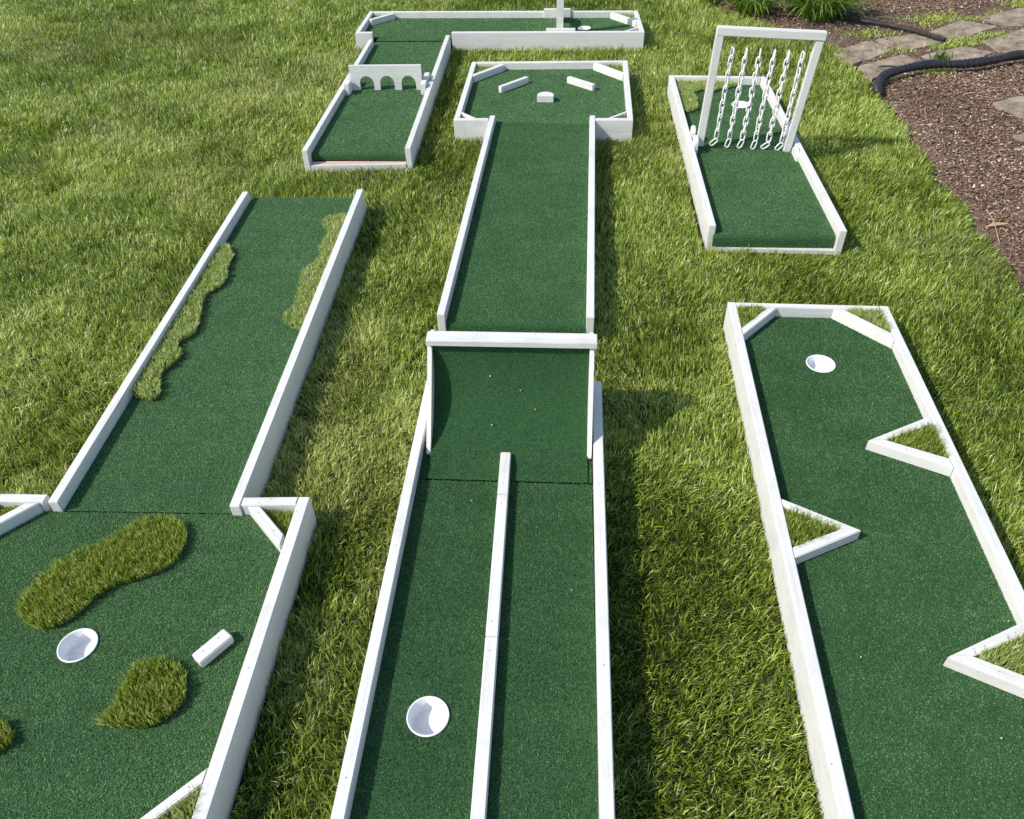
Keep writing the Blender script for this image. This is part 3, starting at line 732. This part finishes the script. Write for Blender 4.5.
def zig(apex, a_out, b_out, ia, ia_a, ia_b, rail_u, mat):
    """two arms meeting at a mitred apex: outer edge apex->a_out / b_out, inner corner ia"""
    board_poly(F, 'bumper_arm', [apex, a_out, ia_a, ia], ZT + 0.001, ZB, (a_out[0] - apex[0], a_out[1] - apex[1]), screws=[lp(lp(apex, ia, .5), lp(a_out, ia_a, .5), .35), lp(lp(apex, ia, .5), lp(a_out, ia_a, .5), .8)])
    board_poly(F, 'bumper_arm', [apex, b_out, ia_b, ia], ZT + 0.001, ZB, (b_out[0] - apex[0], b_out[1] - apex[1]), screws=[lp(lp(apex, ia, .5), lp(b_out, ia_b, .5), .4)])
    plush(F, 'zigzag_grass', [lp(ia, (rail_u, ia[1]), 0.03), lp(ia_a, ia, 0.02), lp(ia_b, ia, 0.02)], ZT + 0.014, 0.046, 80000, parent=F.root, mat=mat)
zig((1.085, 2.196), (1.3495, 2.345), (1.3495, 2.070), (1.150, 2.204), (1.3495, 2.303), (1.3495, 2.118), 1.348, 'fake')
zig((0.960, 1.766), (0.7245, 1.892), (0.7245, 1.640), (0.898, 1.770), (0.7245, 1.857), (0.7245, 1.683), 0.726, 'fake')
zig((1.086, 1.312), (1.3495, 1.448), (1.3495, 1.188), (1.160, 1.320), (1.3495, 1.408), (1.3495, 1.236), 1.348, 'fake_pale')
cup(F, *cF, r=0.056)
foot(F, [(0.68, 0.36), (1.393, 0.36), (1.393, 3.079), (0.68, 3.079)])

# ================================================================== ground, lawn, mulch
EDGE = np.array([(2.28, -1.0), (2.36, 1.0), (2.44, 2.4), (2.48, 3.205), (2.511, 3.679), (2.565, 4.511), (2.673, 5.356), (2.703, 5.921), (2.762, 6.60), (2.60, 7.0), (2.30, 7.4), (2.05, 7.9), (1.8, 8.6), (1.5, 9.4), (1.3, 11)])
def edge_x(y): return np.interp(y, EDGE[:, 1], EDGE[:, 0]) + 0.03 * (vnoise(y, y * 0 + 2.2, 3.1, 77) - 0.5) + 0.05 * (vnoise(y, y * 0 + 5.1, 11.0, 78) - 0.5)

def sheet(name, poly, z, mat, grid=None):
    bm = bmesh.new(); f = bm.faces.new([bm.verts.new((x, y, z)) for x, y in poly])
    if f.normal.z < 0: f.normal_flip()
    return tag(bm_obj(name, bm, None, (M[mat],)), None, None, kind='structure')
sheet('ground', [(-60, -60), (60, -60), (60, 80), (-60, 80)], 0.0, 'soil')

def mulch_z(x, y):
    k = np.clip((x - edge_x(y) + 0.02) / 0.10, 0, 1)
    p = np.clip((y - (5.85 + 0.24 * (x - 2.7))) / 0.15, 0, 1) * np.clip(((7.45 + 0.16 * (x - 2.7)) - y) / 0.2, 0, 1) * (x > 2.5)
    n = 0.030 * vnoise(x, y, 2.2, 31) + 0.016 * vnoise(x, y, 14, 32)
    return 0.018 * k + k * (n * (1 - p) + p * (0.016 + 0.006 * vnoise(x, y, 14, 32))) - 0.03 * (1 - k) - 0.012

def heightfield(name, x0, x1, y0, y1, step, mat):
    xs = np.arange(x0, x1, step); ys = np.arange(y0, y1, step)
    X, Y = np.meshgrid(xs, ys)
    ex = edge_x(Y.ravel()).reshape(Y.shape)
    k = np.clip((X - ex + 0.02) / 0.10, 0, 1)
    Z = mulch_z(X.ravel(), Y.ravel()).reshape(X.shape)
    V = np.stack([X.ravel(), Y.ravel(), Z.ravel()], 1)
    nx, ny = len(xs), len(ys)
    i = (np.arange(ny - 1)[:, None] * nx + np.arange(nx - 1)[None]).ravel()
    q = np.stack([i, i + 1, i + nx + 1, i + nx], 1)
    me = tri_mesh(name, V, q, None)
    return tag(link(name, me, None, (M[mat],)), None, None, kind='structure')
heightfield('mulch_bed', 1.2, 8.0, -1.0, 12.0, 0.045, 'mulch_base')
def lawn():
    rng = np.random.default_rng(5)
    bands = [  # y0,y1,x0,x1,density,width,height scale
        (-0.6, 0.7, -2.2, 2.4, 4000, 0.0050, 1.0),
        (0.7, 1.6, -2.2, 2.4, 29000, 0.0036, 0.95),
        (1.6, 2.6, -2.6, 2.6, 28000, 0.0037, 0.95),
        (2.6, 3.8, -3.4, 2.8, 23000, 0.0039, 1.0),
        (3.8, 5.4, -4.3, 2.9, 17500, 0.0044, 1.08),
        (5.4, 7.2, -5.2, 3.0, 12500, 0.0052, 1.18),
        (7.2, 9.2, -6.2, 2.8, 9500, 0.0060, 1.3),
        (9.2, 12.0, -7.0, 2.2, 3500, 0.008, 1.05)]
    Vs, Qs, Ts, Rs, Ds = [], [], [], [], []
    nb = 0
    for y0, y1, x0, x1, dens, wd, hs in bands:
        n = int((y1 - y0) * (x1 - x0) * dens)
        x = rng.uniform(x0, x1, n); y = rng.uniform(y0, y1, n)
        # outside the view keep a thinner stand
        lim = 0.95 + 0.66 * np.maximum(y - 0.4, 0)
        k = (np.abs(x + 0.15) < lim + 0.25) | (rng.random(n) < 0.3)
        k &= x < edge_x(y)
        x, y = x[k], y[k]
        P = np.stack([x, y], 1); ok = np.ones(len(P), bool)
        for f in FOOT:
            lo, hi = f.min(0) - 0.01, f.max(0) + 0.01
            c = np.where((x > lo[0]) & (x < hi[0]) & (y > lo[1]) & (y < hi[1]))[0]
            if len(c): ok[c[inside(f, P[c])]] = False
        # gaps and thin spots between clumps
        cl = vnoise(x, y, 26, 91); cl2 = vnoise(x, y, 9, 92)
        ok &= rng.random(len(x)) < np.clip(0.35 + 1.3 * (0.65 * cl + 0.35 * cl2), 0.12, 1)
        x, y, cl, cl2 = x[ok], y[ok], cl[ok], cl2[ok]
        n = len(x)
        flow = 2 * np.pi * 1.6 * (0.6 * vnoise(x, y, 1.3, 101) + 0.4 * vnoise(x, y, 4.5, 102)) + 2.2
        ang = flow + rng.normal(0, 1.25, n)
        H = hs * (0.024 + 0.024 * cl + 0.016 * vnoise(x, y, 2.1, 103)) * rng.uniform(0.65, 1.35, n)
        lean = np.clip(rng.normal(0.62, 0.33, n) + 0.35 * (vnoise(x, y, 6, 104) - 0.5), 0.02, 1.35)
        W = wd * rng.uniform(0.6, 1.25, n)
        z = np.zeros(n)
        V, q, t = blade_geo(np.stack([x, y, z], 1), H, W, ang, lean, rng.normal(0, 0.8, n), rng.uniform(0.1, 0.75, n), rng)
        tone = 0.46 - 0.05 * np.clip(x / 2.0, -0.6, 1) + 0.34 * (vnoise(x, y, 0.9, 111) - 0.5) + 0.30 * (vnoise(x, y, 3.7, 112) - 0.5) + 0.2 * (cl - 0.5)
        r = np.clip(tone + rng.normal(0, 0.27, n), 0, 1)
        yel = np.clip((vnoise(x, y, 1.7, 121) * 0.6 + vnoise(x, y, 5.3, 122) * 0.4 - 0.56 - 0.04 * np.clip(x, -1, 2)) * 2.0, 0, 0.6)
        d = np.clip(yel * rng.uniform(0.0, 0.9, n), 0, 1)
        straw = rng.random(n) < 0.018 + 0.07 * yel
        d[straw] = rng.uniform(0.6, 1.0, straw.sum())
        Vs.append(V); Qs.append(q + nb); Ts.append(t + nb); nb += len(V)
        Rs.append(np.repeat(r, 5)); Ds.append(np.repeat(d, 5))
    V = np.concatenate(Vs)
    print('lawn blades', len(V) // 5)
    me = tri_mesh('lawn', V, np.concatenate(Qs), np.concatenate(Ts), {'rnd': np.concatenate(Rs), 'dry': np.concatenate(Ds)})
    o = link('lawn', me, None, (M['lawn'],))
    tag(o, 'mown yellow green lawn all around the mini golf lanes', 'lawn', kind='stuff')
lawn()

# paving stones ------------------------------------------------------
STONES = [
    ('tan paving stone beside the lawn, left end of the back row', [(2.646, 6.619), (3.035, 6.907), (3.142, 6.622), (2.709, 6.334)]),
    ('tan paving stone touching the curled left end of the black pipe', [(2.720, 6.290), (3.183, 6.523), (3.293, 6.328), (2.930, 6.10), (2.74, 6.02)]),
    ('paving stone in the back row just left of the thin edging tip', [(3.070, 6.900), (3.461, 7.024), (3.617, 6.801), (3.235, 6.600), (3.15, 6.66)]),
    ('paving stone behind the middle of the black pipe, weeds at its left', [(3.300, 6.480), (3.731, 6.690), (3.871, 6.508), (3.60, 6.26), (3.33, 6.30)]),
    ('paving stone just right of the thin edging tip in the back row', [(3.589, 7.060), (4.025, 7.356), (4.201, 7.141), (3.742, 6.830)]),
    ('large paving stone at the right edge behind the black pipe', [(3.898, 6.775), (4.408, 7.066), (4.75, 6.80), (4.3, 6.45), (3.93, 6.50)]),
    ('farthest paving stone at the top right under green moss', [(4.150, 7.401), (4.711, 7.675), (4.95, 7.40), (4.5, 7.10), (4.25, 7.18)]),
    ('flat stone in the mulch at the right edge, larger of two', [(3.356, 5.381), (3.40, 5.47), (3.533, 5.549), (3.80, 5.58), (3.85, 5.30), (3.484, 5.215)]),
    ('flat stone in the mulch at the right edge, lower and mostly cut off', [(3.241, 4.894), (3.373, 4.994), (3.62, 5.02), (3.6, 4.78), (3.291, 4.829)])]
SPOLY = []
for i, (lab, poly) in enumerate(STONES):
    p = np.array(poly); c = p.mean(0); p = c + (p - c) * 0.985
    rr = np.random.default_rng(200 + i); out = []
    for a, b in zip(p, np.roll(p, -1, 0)):
        for t in (0, 0.2, 0.4, 0.6, 0.8):
            out.append(a + (b - a) * t + rr.normal(0, 0.008, 2))
    out = np.array(out); SPOLY.append(out)
    zb = float(np.max(mulch_z(out[:, 0], out[:, 1])))
    top = zb + (0.003 if i < 7 else 0.008)
    bm = prism_bm([tuple(q - c) for q in out], 0, top, 0, (0, 0), 0.003)
    tag(bm_obj('paving_stone', bm, None, (M['stone'],), (c[0], c[1], 0.001), 0), lab, 'paving stone', 'paving stones of the garden path')

# bark chips ---------------------------------------------------------
def chips():
    rng = np.random.default_rng(77)
    x = rng.uniform(1.5, 6.5, 170000); y = rng.uniform(0.5, 10.5, 170000)
    k = (x > edge_x(y) - 0.02) & (x < 0.75 + 0.68 * y + 0.6) & (x < 6.4)
    mossy = vnoise(x, y, 1.4, 131)
    path = (y > 5.9 + 0.28 * (x - 2.7)) & (y < 7.5 + 0.12 * (x - 2.7)) & (x > 2.6)
    k &= ~path | (rng.random(len(x)) < 0.22)
    P = np.stack([x, y], 1)
    for s in SPOLY: k &= ~inside(s, P) | (rng.random(len(x)) < 0.03)
    x, y = x[k], y[k]; n = len(x)
    on = np.zeros(n, bool); P = np.stack([x, y], 1)
    for s in SPOLY: on |= inside(s, P)
    L = rng.uniform(0.009, 0.027, n) * (1 + 0.6 * (rng.random(n) < 0.07)); Wd = rng.uniform(0.005, 0.011, n); T = rng.uniform(0.0015, 0.004, n)
    a = rng.random(n) * 2 * np.pi; pt = rng.normal(0, 0.35, n); rl = rng.normal(0, 0.5, n)
    z = mulch_z(x, y) + rng.uniform(0.0, 0.012, n); z[on] = 0.036
    cx = np.array([[-1, -1, -1], [1, -.6, -1], [1, .6, -1], [-1, 1, -1], [-1, -1, 1], [1, -.6, 1], [1, .6, 1], [-1, 1, 1]]) * 0.5
    B = cx[None] * np.stack([L, Wd, T], 1)[:, None]
    B = B + rng.normal(0, 0.0012, B.shape)
    def rot(B, ang, i, j):
        c, s = np.cos(ang)[:, None], np.sin(ang)[:, None]; p, q = B[..., i].copy(), B[..., j].copy()
        B[..., i] = c * p - s * q; B[..., j] = s * p + c * q
    rot(B, rl, 1, 2); rot(B, pt, 0, 2); rot(B, a, 0, 1)
    V = B + np.stack([x, y, z], 1)[:, None]
    q = np.array([[0, 3, 2, 1], [4, 5, 6, 7], [0, 1, 5, 4], [1, 2, 6, 5], [2, 3, 7, 6], [3, 0, 4, 7]])
    Q = (np.arange(n)[:, None, None] * 8 + q[None]).reshape(-1, 4)
    r = np.clip(rng.normal(0.42, 0.24, n) + 0.3 * (vnoise(x, y, 2.5, 141) - 0.5), 0, 1); r[rng.random(n) < 0.022] = 1
    d = (rng.random(n) < 0.16) * rng.uniform(0.3, 1, n)
    me = tri_mesh('bark_mulch', V.reshape(-1, 3), Q, None, {'rnd': np.repeat(r, 8), 'dry': np.repeat(d, 8)})
    tag(link('bark_mulch', me, None, (M['chip'],)), 'brown bark mulch chips covering the garden bed at right', 'mulch', kind='stuff')
chips()

# moss and short weeds between the paving stones ----------------------
def moss():
    rng = np.random.default_rng(88)
    x = rng.uniform(2.6, 5.2, 120000); y = rng.uniform(5.8, 8.2, 120000)
    band = np.exp(-((y - (7.32 + 0.30 * (x - 3.6))) / 0.11) ** 2) * (x > 3.4) + 0.9 * np.exp(-((y - (6.66 + 0.17 * (x - 3.1))) / 0.10) ** 2) * (x > 2.85)
    band += 0.5 * np.exp(-((x - 3.65) / 0.16) ** 2 - ((y - 6.78) / 0.12) ** 2) + 0.35 * np.exp(-((x - 3.1) / 0.2) ** 2 - ((y - 7.0) / 0.14) ** 2)
    band += 0.6 * np.exp(-((y - (5.98 + 0.28 * (x - 2.85))) / 0.05) ** 2) * (x > 2.85) * (x < 3.4)
    k = rng.random(len(x)) < band * np.clip(2.2 * vnoise(x, y, 7, 151) - 0.45, 0, 1)
    P = np.stack([x, y], 1)
    for s in SPOLY: k &= ~inside(s, P) | (rng.random(len(x)) < 0.06)
    x, y = x[k], y[k]; n = len(x)
    z = mulch_z(x, y) + 0.004
    V, q, t = blade_geo(np.stack([x, y, z], 1), rng.uniform(0.012, 0.035, n), rng.uniform(0.004, 0.009, n), rng.random(n) * 6.28, rng.uniform(0.2, 1.2, n), rng.normal(0, 0.6, n), rng.uniform(0.1, 0.6, n), rng)
    me = tri_mesh('moss', V, q, t, {'rnd': np.repeat(np.clip(rng.normal(0.55, 0.2, n), 0, 1), 5), 'dry': np.repeat((rng.random(n) < 0.3) * 0.6, 5)})
    tag(link('moss', me, None, (M['lawn'],)), 'green moss and short weeds growing between the paving stones', 'moss', kind='stuff')
moss()

# black corrugated pipe ----------------------------------------------
def catmull(pts, n):
    p = np.array(pts, float); p = np.concatenate([[2 * p[0] - p[1]], p, [2 * p[-1] - p[-2]]]); out = []
    for i in range(1, len(p) - 2):
        for k in range(n):
            t = k / n; a, b, c, d = p[i - 1:i + 3]
            out.append(0.5 * ((2 * b) + (-a + c) * t + (2 * a - 5 * b + 4 * c - d) * t * t + (-a + 3 * b - 3 * c + d) * t ** 3))
    out.append(p[-2]); return np.array(out)
def tube(path, radf, nr=14, cap=True):
    bm = bmesh.new(); rings = []
    for i in range(len(path)):
        t = Vector(path[min(i + 1, len(path) - 1)] - path[max(i - 1, 0)]).normalized()
        s = t.cross(Vector((0, 0, 1))).normalized(); u = s.cross(t); r = radf(i)
        rings.append([bm.verts.new(Vector(path[i]) + s * r * math.cos(a) + u * r * math.sin(a)) for a in [2 * math.pi * j / nr for j in range(nr)]])
    for a, b in zip(rings[:-1], rings[1:]):
        for j in range(nr): bm.faces.new((a[j], a[(j + 1) % nr], b[(j + 1) % nr], b[j]))
    if cap: bm.faces.new(rings[0][::-1]); bm.faces.new(rings[-1])
    bmesh.ops.recalc_face_normals(bm, faces=bm.faces[:])
    return bm
pp = catmull([(2.675, 5.70, 0.040), (2.71, 5.81, 0.060), (2.80, 5.93, 0.085), (2.99, 6.03, 0.095), (3.21, 6.10, 0.095), (3.437, 6.10, 0.09), (3.683, 6.145, 0.095), (3.869, 6.215, 0.10), (4.05, 6.26, 0.09), (4.4, 6.28, 0.09), (4.8, 6.25, 0.085)], 34)
tag(bm_obj('drain_pipe', tube(pp, lambda i: (0.031 + 0.003 * math.sin(i * 0.11)) * (1.05 if (i // 3) % 2 else 0.92), 16), None, (M['pipe'],), smooth=True), 'black corrugated drain pipe curving along the edge of the mulch', 'pipe')
ed = catmull([(2.96, 7.47, 0.05), (3.249, 7.239, 0.055), (3.453, 6.999, 0.062), (3.587, 6.735, 0.066)], 10)
tag(bm_obj('edging_strip', tube(ed, lambda i: 0.017, 8), None, (M['edging'],), smooth=True), 'thin dark edging strip lying across the back paving stones', 'garden edging')

# plants --------------------------------------------------------------
def lily(x, y, n, L, label, seed, mat='lily', spread=0.09, width=0.015, cat='plant'):
    rng = np.random.default_rng(seed); V, Q, T, Rr = [], [], [], []; nb = 0; seg = 7
    for i in range(n):
        a = rng.random() * 2 * math.pi; r0 = spread * math.sqrt(rng.random()); l = L * rng.uniform(0.6, 1.15); w = width * rng.uniform(0.7, 1.2)
        aa = a + rng.normal(0, 0.5); d = np.array([math.cos(aa), math.sin(aa), 0]); s = np.array([-d[1], d[0], 0]); up = np.array([0, 0, 1.0])
        p = np.array([r0 * math.cos(a), r0 * math.sin(a), 0.0]); th = rng.uniform(0.05, 0.6); dth = rng.uniform(0.12, 0.38)
        pts = []
        for k in range(seg):
            ww = w * (1 - (k / (seg - 1)) ** 2.2) / 2 + 0.0008
            pts += [p - s * ww + up * ww * 0.5, p, p + s * ww + up * ww * 0.5]
            p = p + (up * math.cos(th) + d * math.sin(th)) * l / (seg - 1); th += dth
        V += pts
        for k in range(seg - 1):
            b = nb + k * 3
            Q += [(b, b + 1, b + 4, b + 3), (b + 1, b + 2, b + 5, b + 4)]
        nb += seg * 3; Rr += [min(max(rng.normal(0.5, 0.22), 0), 1)] * (seg * 3)
    me = tri_mesh('daylily_clump', np.array(V), np.array(Q), None, {'rnd': Rr, 'dry': (np.random.default_rng(seed + 1).random(n) < 0.05).repeat(seg * 3) * 0.7})
    me.polygons.foreach_set('use_smooth', [True] * len(me.polygons))
    o = link('daylily_clump', me, None, (M[mat],)); o.location = (x, y, max(0.02, float(mulch_z(np.array([x]), np.array([y]))[0])))
    return tag(o, label, cat, 'daylily clumps at the edge of the bed')
lily(2.80, 7.56, 380, 0.46, 'biggest leafy daylily clump, right behind the chain gate corner', 301, spread=0.17)
lily(2.26, 7.70, 190, 0.40, 'middle daylily clump with arching pale leaf tips, behind the gate top', 302, spread=0.12)
lily(2.02, 8.15, 150, 0.40, 'sparse daylily clump at the lawn edge, leftmost of the clumps', 303, spread=0.11)
lily(2.62, 8.25, 220, 0.46, 'daylily clump at the top edge behind the biggest clump', 304, spread=0.15)
def lime(x, y):
    rng = np.random.default_rng(61); n = 1500
    a = rng.random(n) * 6.283; r = 0.26 * np.sqrt(rng.random(n))
    P = np.stack([r * np.cos(a), r * np.sin(a) * 0.7, 0.08 * (1 - (r / 0.26) ** 2) * rng.random(n)], 1)
    V, q, t = blade_geo(P, rng.uniform(0.02, 0.05, n), rng.uniform(0.012, 0.022, n), rng.random(n) * 6.28, rng.uniform(0.5, 1.5, n), rng.normal(0, 0.5, n), rng.uniform(0, 0.5, n), rng, 1.0)
    me = tri_mesh('ground_cover_plant', V, q, t, {'rnd': np.repeat(rng.random(n), 5), 'dry': np.zeros(n * 5)})
    o = link('ground_cover_plant', me, None, (M['lime'],)); o.location = (x, y, 0.03)
    tag(o, 'low yellow green plant in the mulch at the top edge', 'plant')
lime(3.96, 8.17)
def weed(x, y):
    rng = np.random.default_rng(63); n = 70
    P = np.stack([rng.normal(0, 0.035, n), rng.normal(0, 0.03, n), rng.uniform(0, 0.05, n)], 1)
    V, q, t = blade_geo(P, rng.uniform(0.03, 0.10, n), rng.uniform(0.006, 0.014, n), rng.random(n) * 6.28, rng.uniform(0.1, 0.9, n), rng.normal(0, 0.5, n), rng.uniform(0, 0.5, n), rng)
    me = tri_mesh('weed', V, q, t, {'rnd': np.repeat(rng.random(n) * 0.3, 5), 'dry': np.zeros(n * 5)})
    o = link('weed', me, None, (M['lily'],)); o.location = (x, y, 0.04)
    tag(o, 'small dark weed sprouting behind the black pipe', 'weed')
weed(3.33, 6.24)
# fallen leaf and twigs -------------------------------------------------
def leaf(x, y, L, W, rz, label, name='fallen_leaf', mat='dead_leaf', lift=0.010, z=None, cat='leaf'):
    bm = bmesh.new(); n = 9; top, bot = [], []
    for i in range(n):
        t = i / (n - 1); w = W / 2 * math.sin(math.pi * t) ** 0.8 + 0.0004; c = lift * math.sin(t * 2.6)
        for s in (-1, 0, 1):
            top.append(bm.verts.new((L * (t - .5), s * w, c + abs(s) * w * 0.25 + 0.0016))); bot.append(bm.verts.new((L * (t - .5), s * w, c + abs(s) * w * 0.25)))
    for i in range(n - 1):
        for s in (0, 1):
            a = i * 3 + s
            bm.faces.new((top[a], top[a + 3], top[a + 4], top[a + 1])); bm.faces.new((bot[a], bot[a + 1], bot[a + 4], bot[a + 3]))
        for a in (i * 3, i * 3 + 2): bm.faces.new((top[a], bot[a], bot[a + 3], top[a + 3]))
    bmesh.ops.recalc_face_normals(bm, faces=bm.faces[:])
    zz = float(mulch_z(np.array([x]), np.array([y]))[0]) + 0.012 if z is None else z
    return tag(bm_obj(name, bm, None, (M[mat],), (x, y, zz), rz), label, cat)
leaf(2.62, 3.79, 0.13, 0.026, R(6), 'curled tan leaf on the mulch beside the lawn edge')
tw = catmull([(2.632, 3.95, 0.05), (2.60, 3.80, 0.058), (2.545, 3.61, 0.045)], 8)
tag(bm_obj('twig', tube(tw, lambda i: 0.0022, 6), None, (M['dead_leaf'],)), 'thin bent tan twig under the curled leaf', 'twig')
tw = catmull([(2.86, 6.20, 0.055), (2.96, 6.17, 0.062), (3.02, 6.10, 0.06)], 8)
tag(bm_obj('twig', tube(tw, lambda i: 0.006, 6), None, (M['edging'],)), 'short dark stick on the paving stone by the curled pipe end', 'twig')
# tiny petals blown onto the turf
PET = [(B, -0.30, 1.86, 'pale petal speck on the near centre turf left of the divider'), (B, 0.05, 1.50, 'tan petal speck on the near centre turf right of the divider'),
       (F, 1.325, 1.47, 'white speck on the right lane in the angle of the last bumper'), (E_, 1.362, 4.70, 'white speck on the turf at the right foot of the chain gate'),
       (F, 0.86, 1.32, 'reddish tan speck on the near right turf by the left rail'), (F, 1.28, 2.62, 'pale speck on the right lane beside its right rail'),
       (F, 1.17, 1.10, 'tan speck on the near right turf below the last bumper')]
for i, (ln, u, v, lab) in enumerate(PET):
    x, y = ln.w(u, v)
    leaf(x, y, 0.0045, 0.0035, i * 1.3, lab, 'petal_speck', 'petal' if i % 2 == 0 else 'dead_leaf', 0.002, ZT + 0.0075, 'petal')['group'] = 'petal specks blown onto the turf'
for i, (u, a, lab) in enumerate([(-0.262, 66, 'pale fluff speck high on the ramp, left of centre'), (-0.148, 57, 'tan fluff speck in the middle of the ramp'), (-0.092, 45, 'tan fluff speck on the ramp, right of the middle one'), (-0.252, 34, 'bright white fluff speck low on the ramp')]):
    v = v0r + rad * math.sin(R(a)); z = ZT + 0.014 + rad - rad * math.cos(R(a))
    x, y = Rp.w(u, v - 0.004)
    o = leaf(x, y, 0.0058, 0.0042, i, lab, 'petal_speck', 'petal' if i in (0, 3) else 'dead_leaf', 0.001, z, 'petal'); o['group'] = 'petal specks blown onto the turf'
    o.rotation_euler = (R(a), 0, Rp.t)

# ================================================================== light, sky, camera
SUN_AZ, SUN_EL = 19.0, 43.5          # shadows travel towards +x, 13 degrees towards +y
d = Vector((math.cos(R(SUN_AZ)) * math.cos(R(SUN_EL)), math.sin(R(SUN_AZ)) * math.cos(R(SUN_EL)), -math.sin(R(SUN_EL))))
ld = bpy.data.lights.new('sun', 'SUN'); ld.energy = 3.3; ld.angle = R(0.5); ld.color = (1.0, 0.945, 0.85)
lo = bpy.data.objects.new('sun', ld); COL.objects.link(lo); lo.rotation_euler = d.to_track_quat('-Z', 'Y').to_euler(); lo.location = (-4, -1, 6)
w = bpy.data.worlds.new('World'); scene.world = w; w.use_nodes = True
nt = w.node_tree; bg = nt.nodes['Background']
sky = nt.nodes.new('ShaderNodeTexSky'); sky.sky_type = 'NISHITA'; sky.sun_disc = False
sky.sun_elevation = R(SUN_EL); sky.sun_rotation = math.atan2(-math.cos(R(SUN_AZ)), -math.sin(R(SUN_AZ)))
nt.links.new(sky.outputs[0], bg.inputs[0]); bg.inputs[1].default_value = 0.13

cam = bpy.data.cameras.new('camera'); co = bpy.data.objects.new('camera', cam); COL.objects.link(co)
pitch, roll, f = R(41.645), R(-1.7272), 798.744
fw = Vector((0, math.cos(pitch), -math.sin(pitch))); rt = Vector((1, 0, 0)); up = Vector((0, math.sin(pitch), math.cos(pitch)))
r2 = rt * math.cos(roll) + up * math.sin(roll); u2 = -rt * math.sin(roll) + up * math.cos(roll)
co.matrix_world = Matrix(((r2.x, u2.x, -fw.x, 0), (r2.y, u2.y, -fw.y, 0), (r2.z, u2.z, -fw.z, ZR + 2.05), (0, 0, 0, 1)))
cam.sensor_width = 36; cam.sensor_fit = 'HORIZONTAL'; cam.lens = f / 1024 * 36; cam.clip_end = 500; cam.clip_start = 0.05
scene.camera = co
scene.view_settings.view_transform = 'Standard'; scene.view_settings.look = 'None'
scene.view_settings.exposure = 0.50; scene.view_settings.gamma = 1; scene.view_settings.use_curve_mapping = False
scene.cycles.max_bounces = 6; scene.cycles.diffuse_bounces = 3; scene.cycles.glossy_bounces = 2; scene.cycles.transmission_bounces = 3
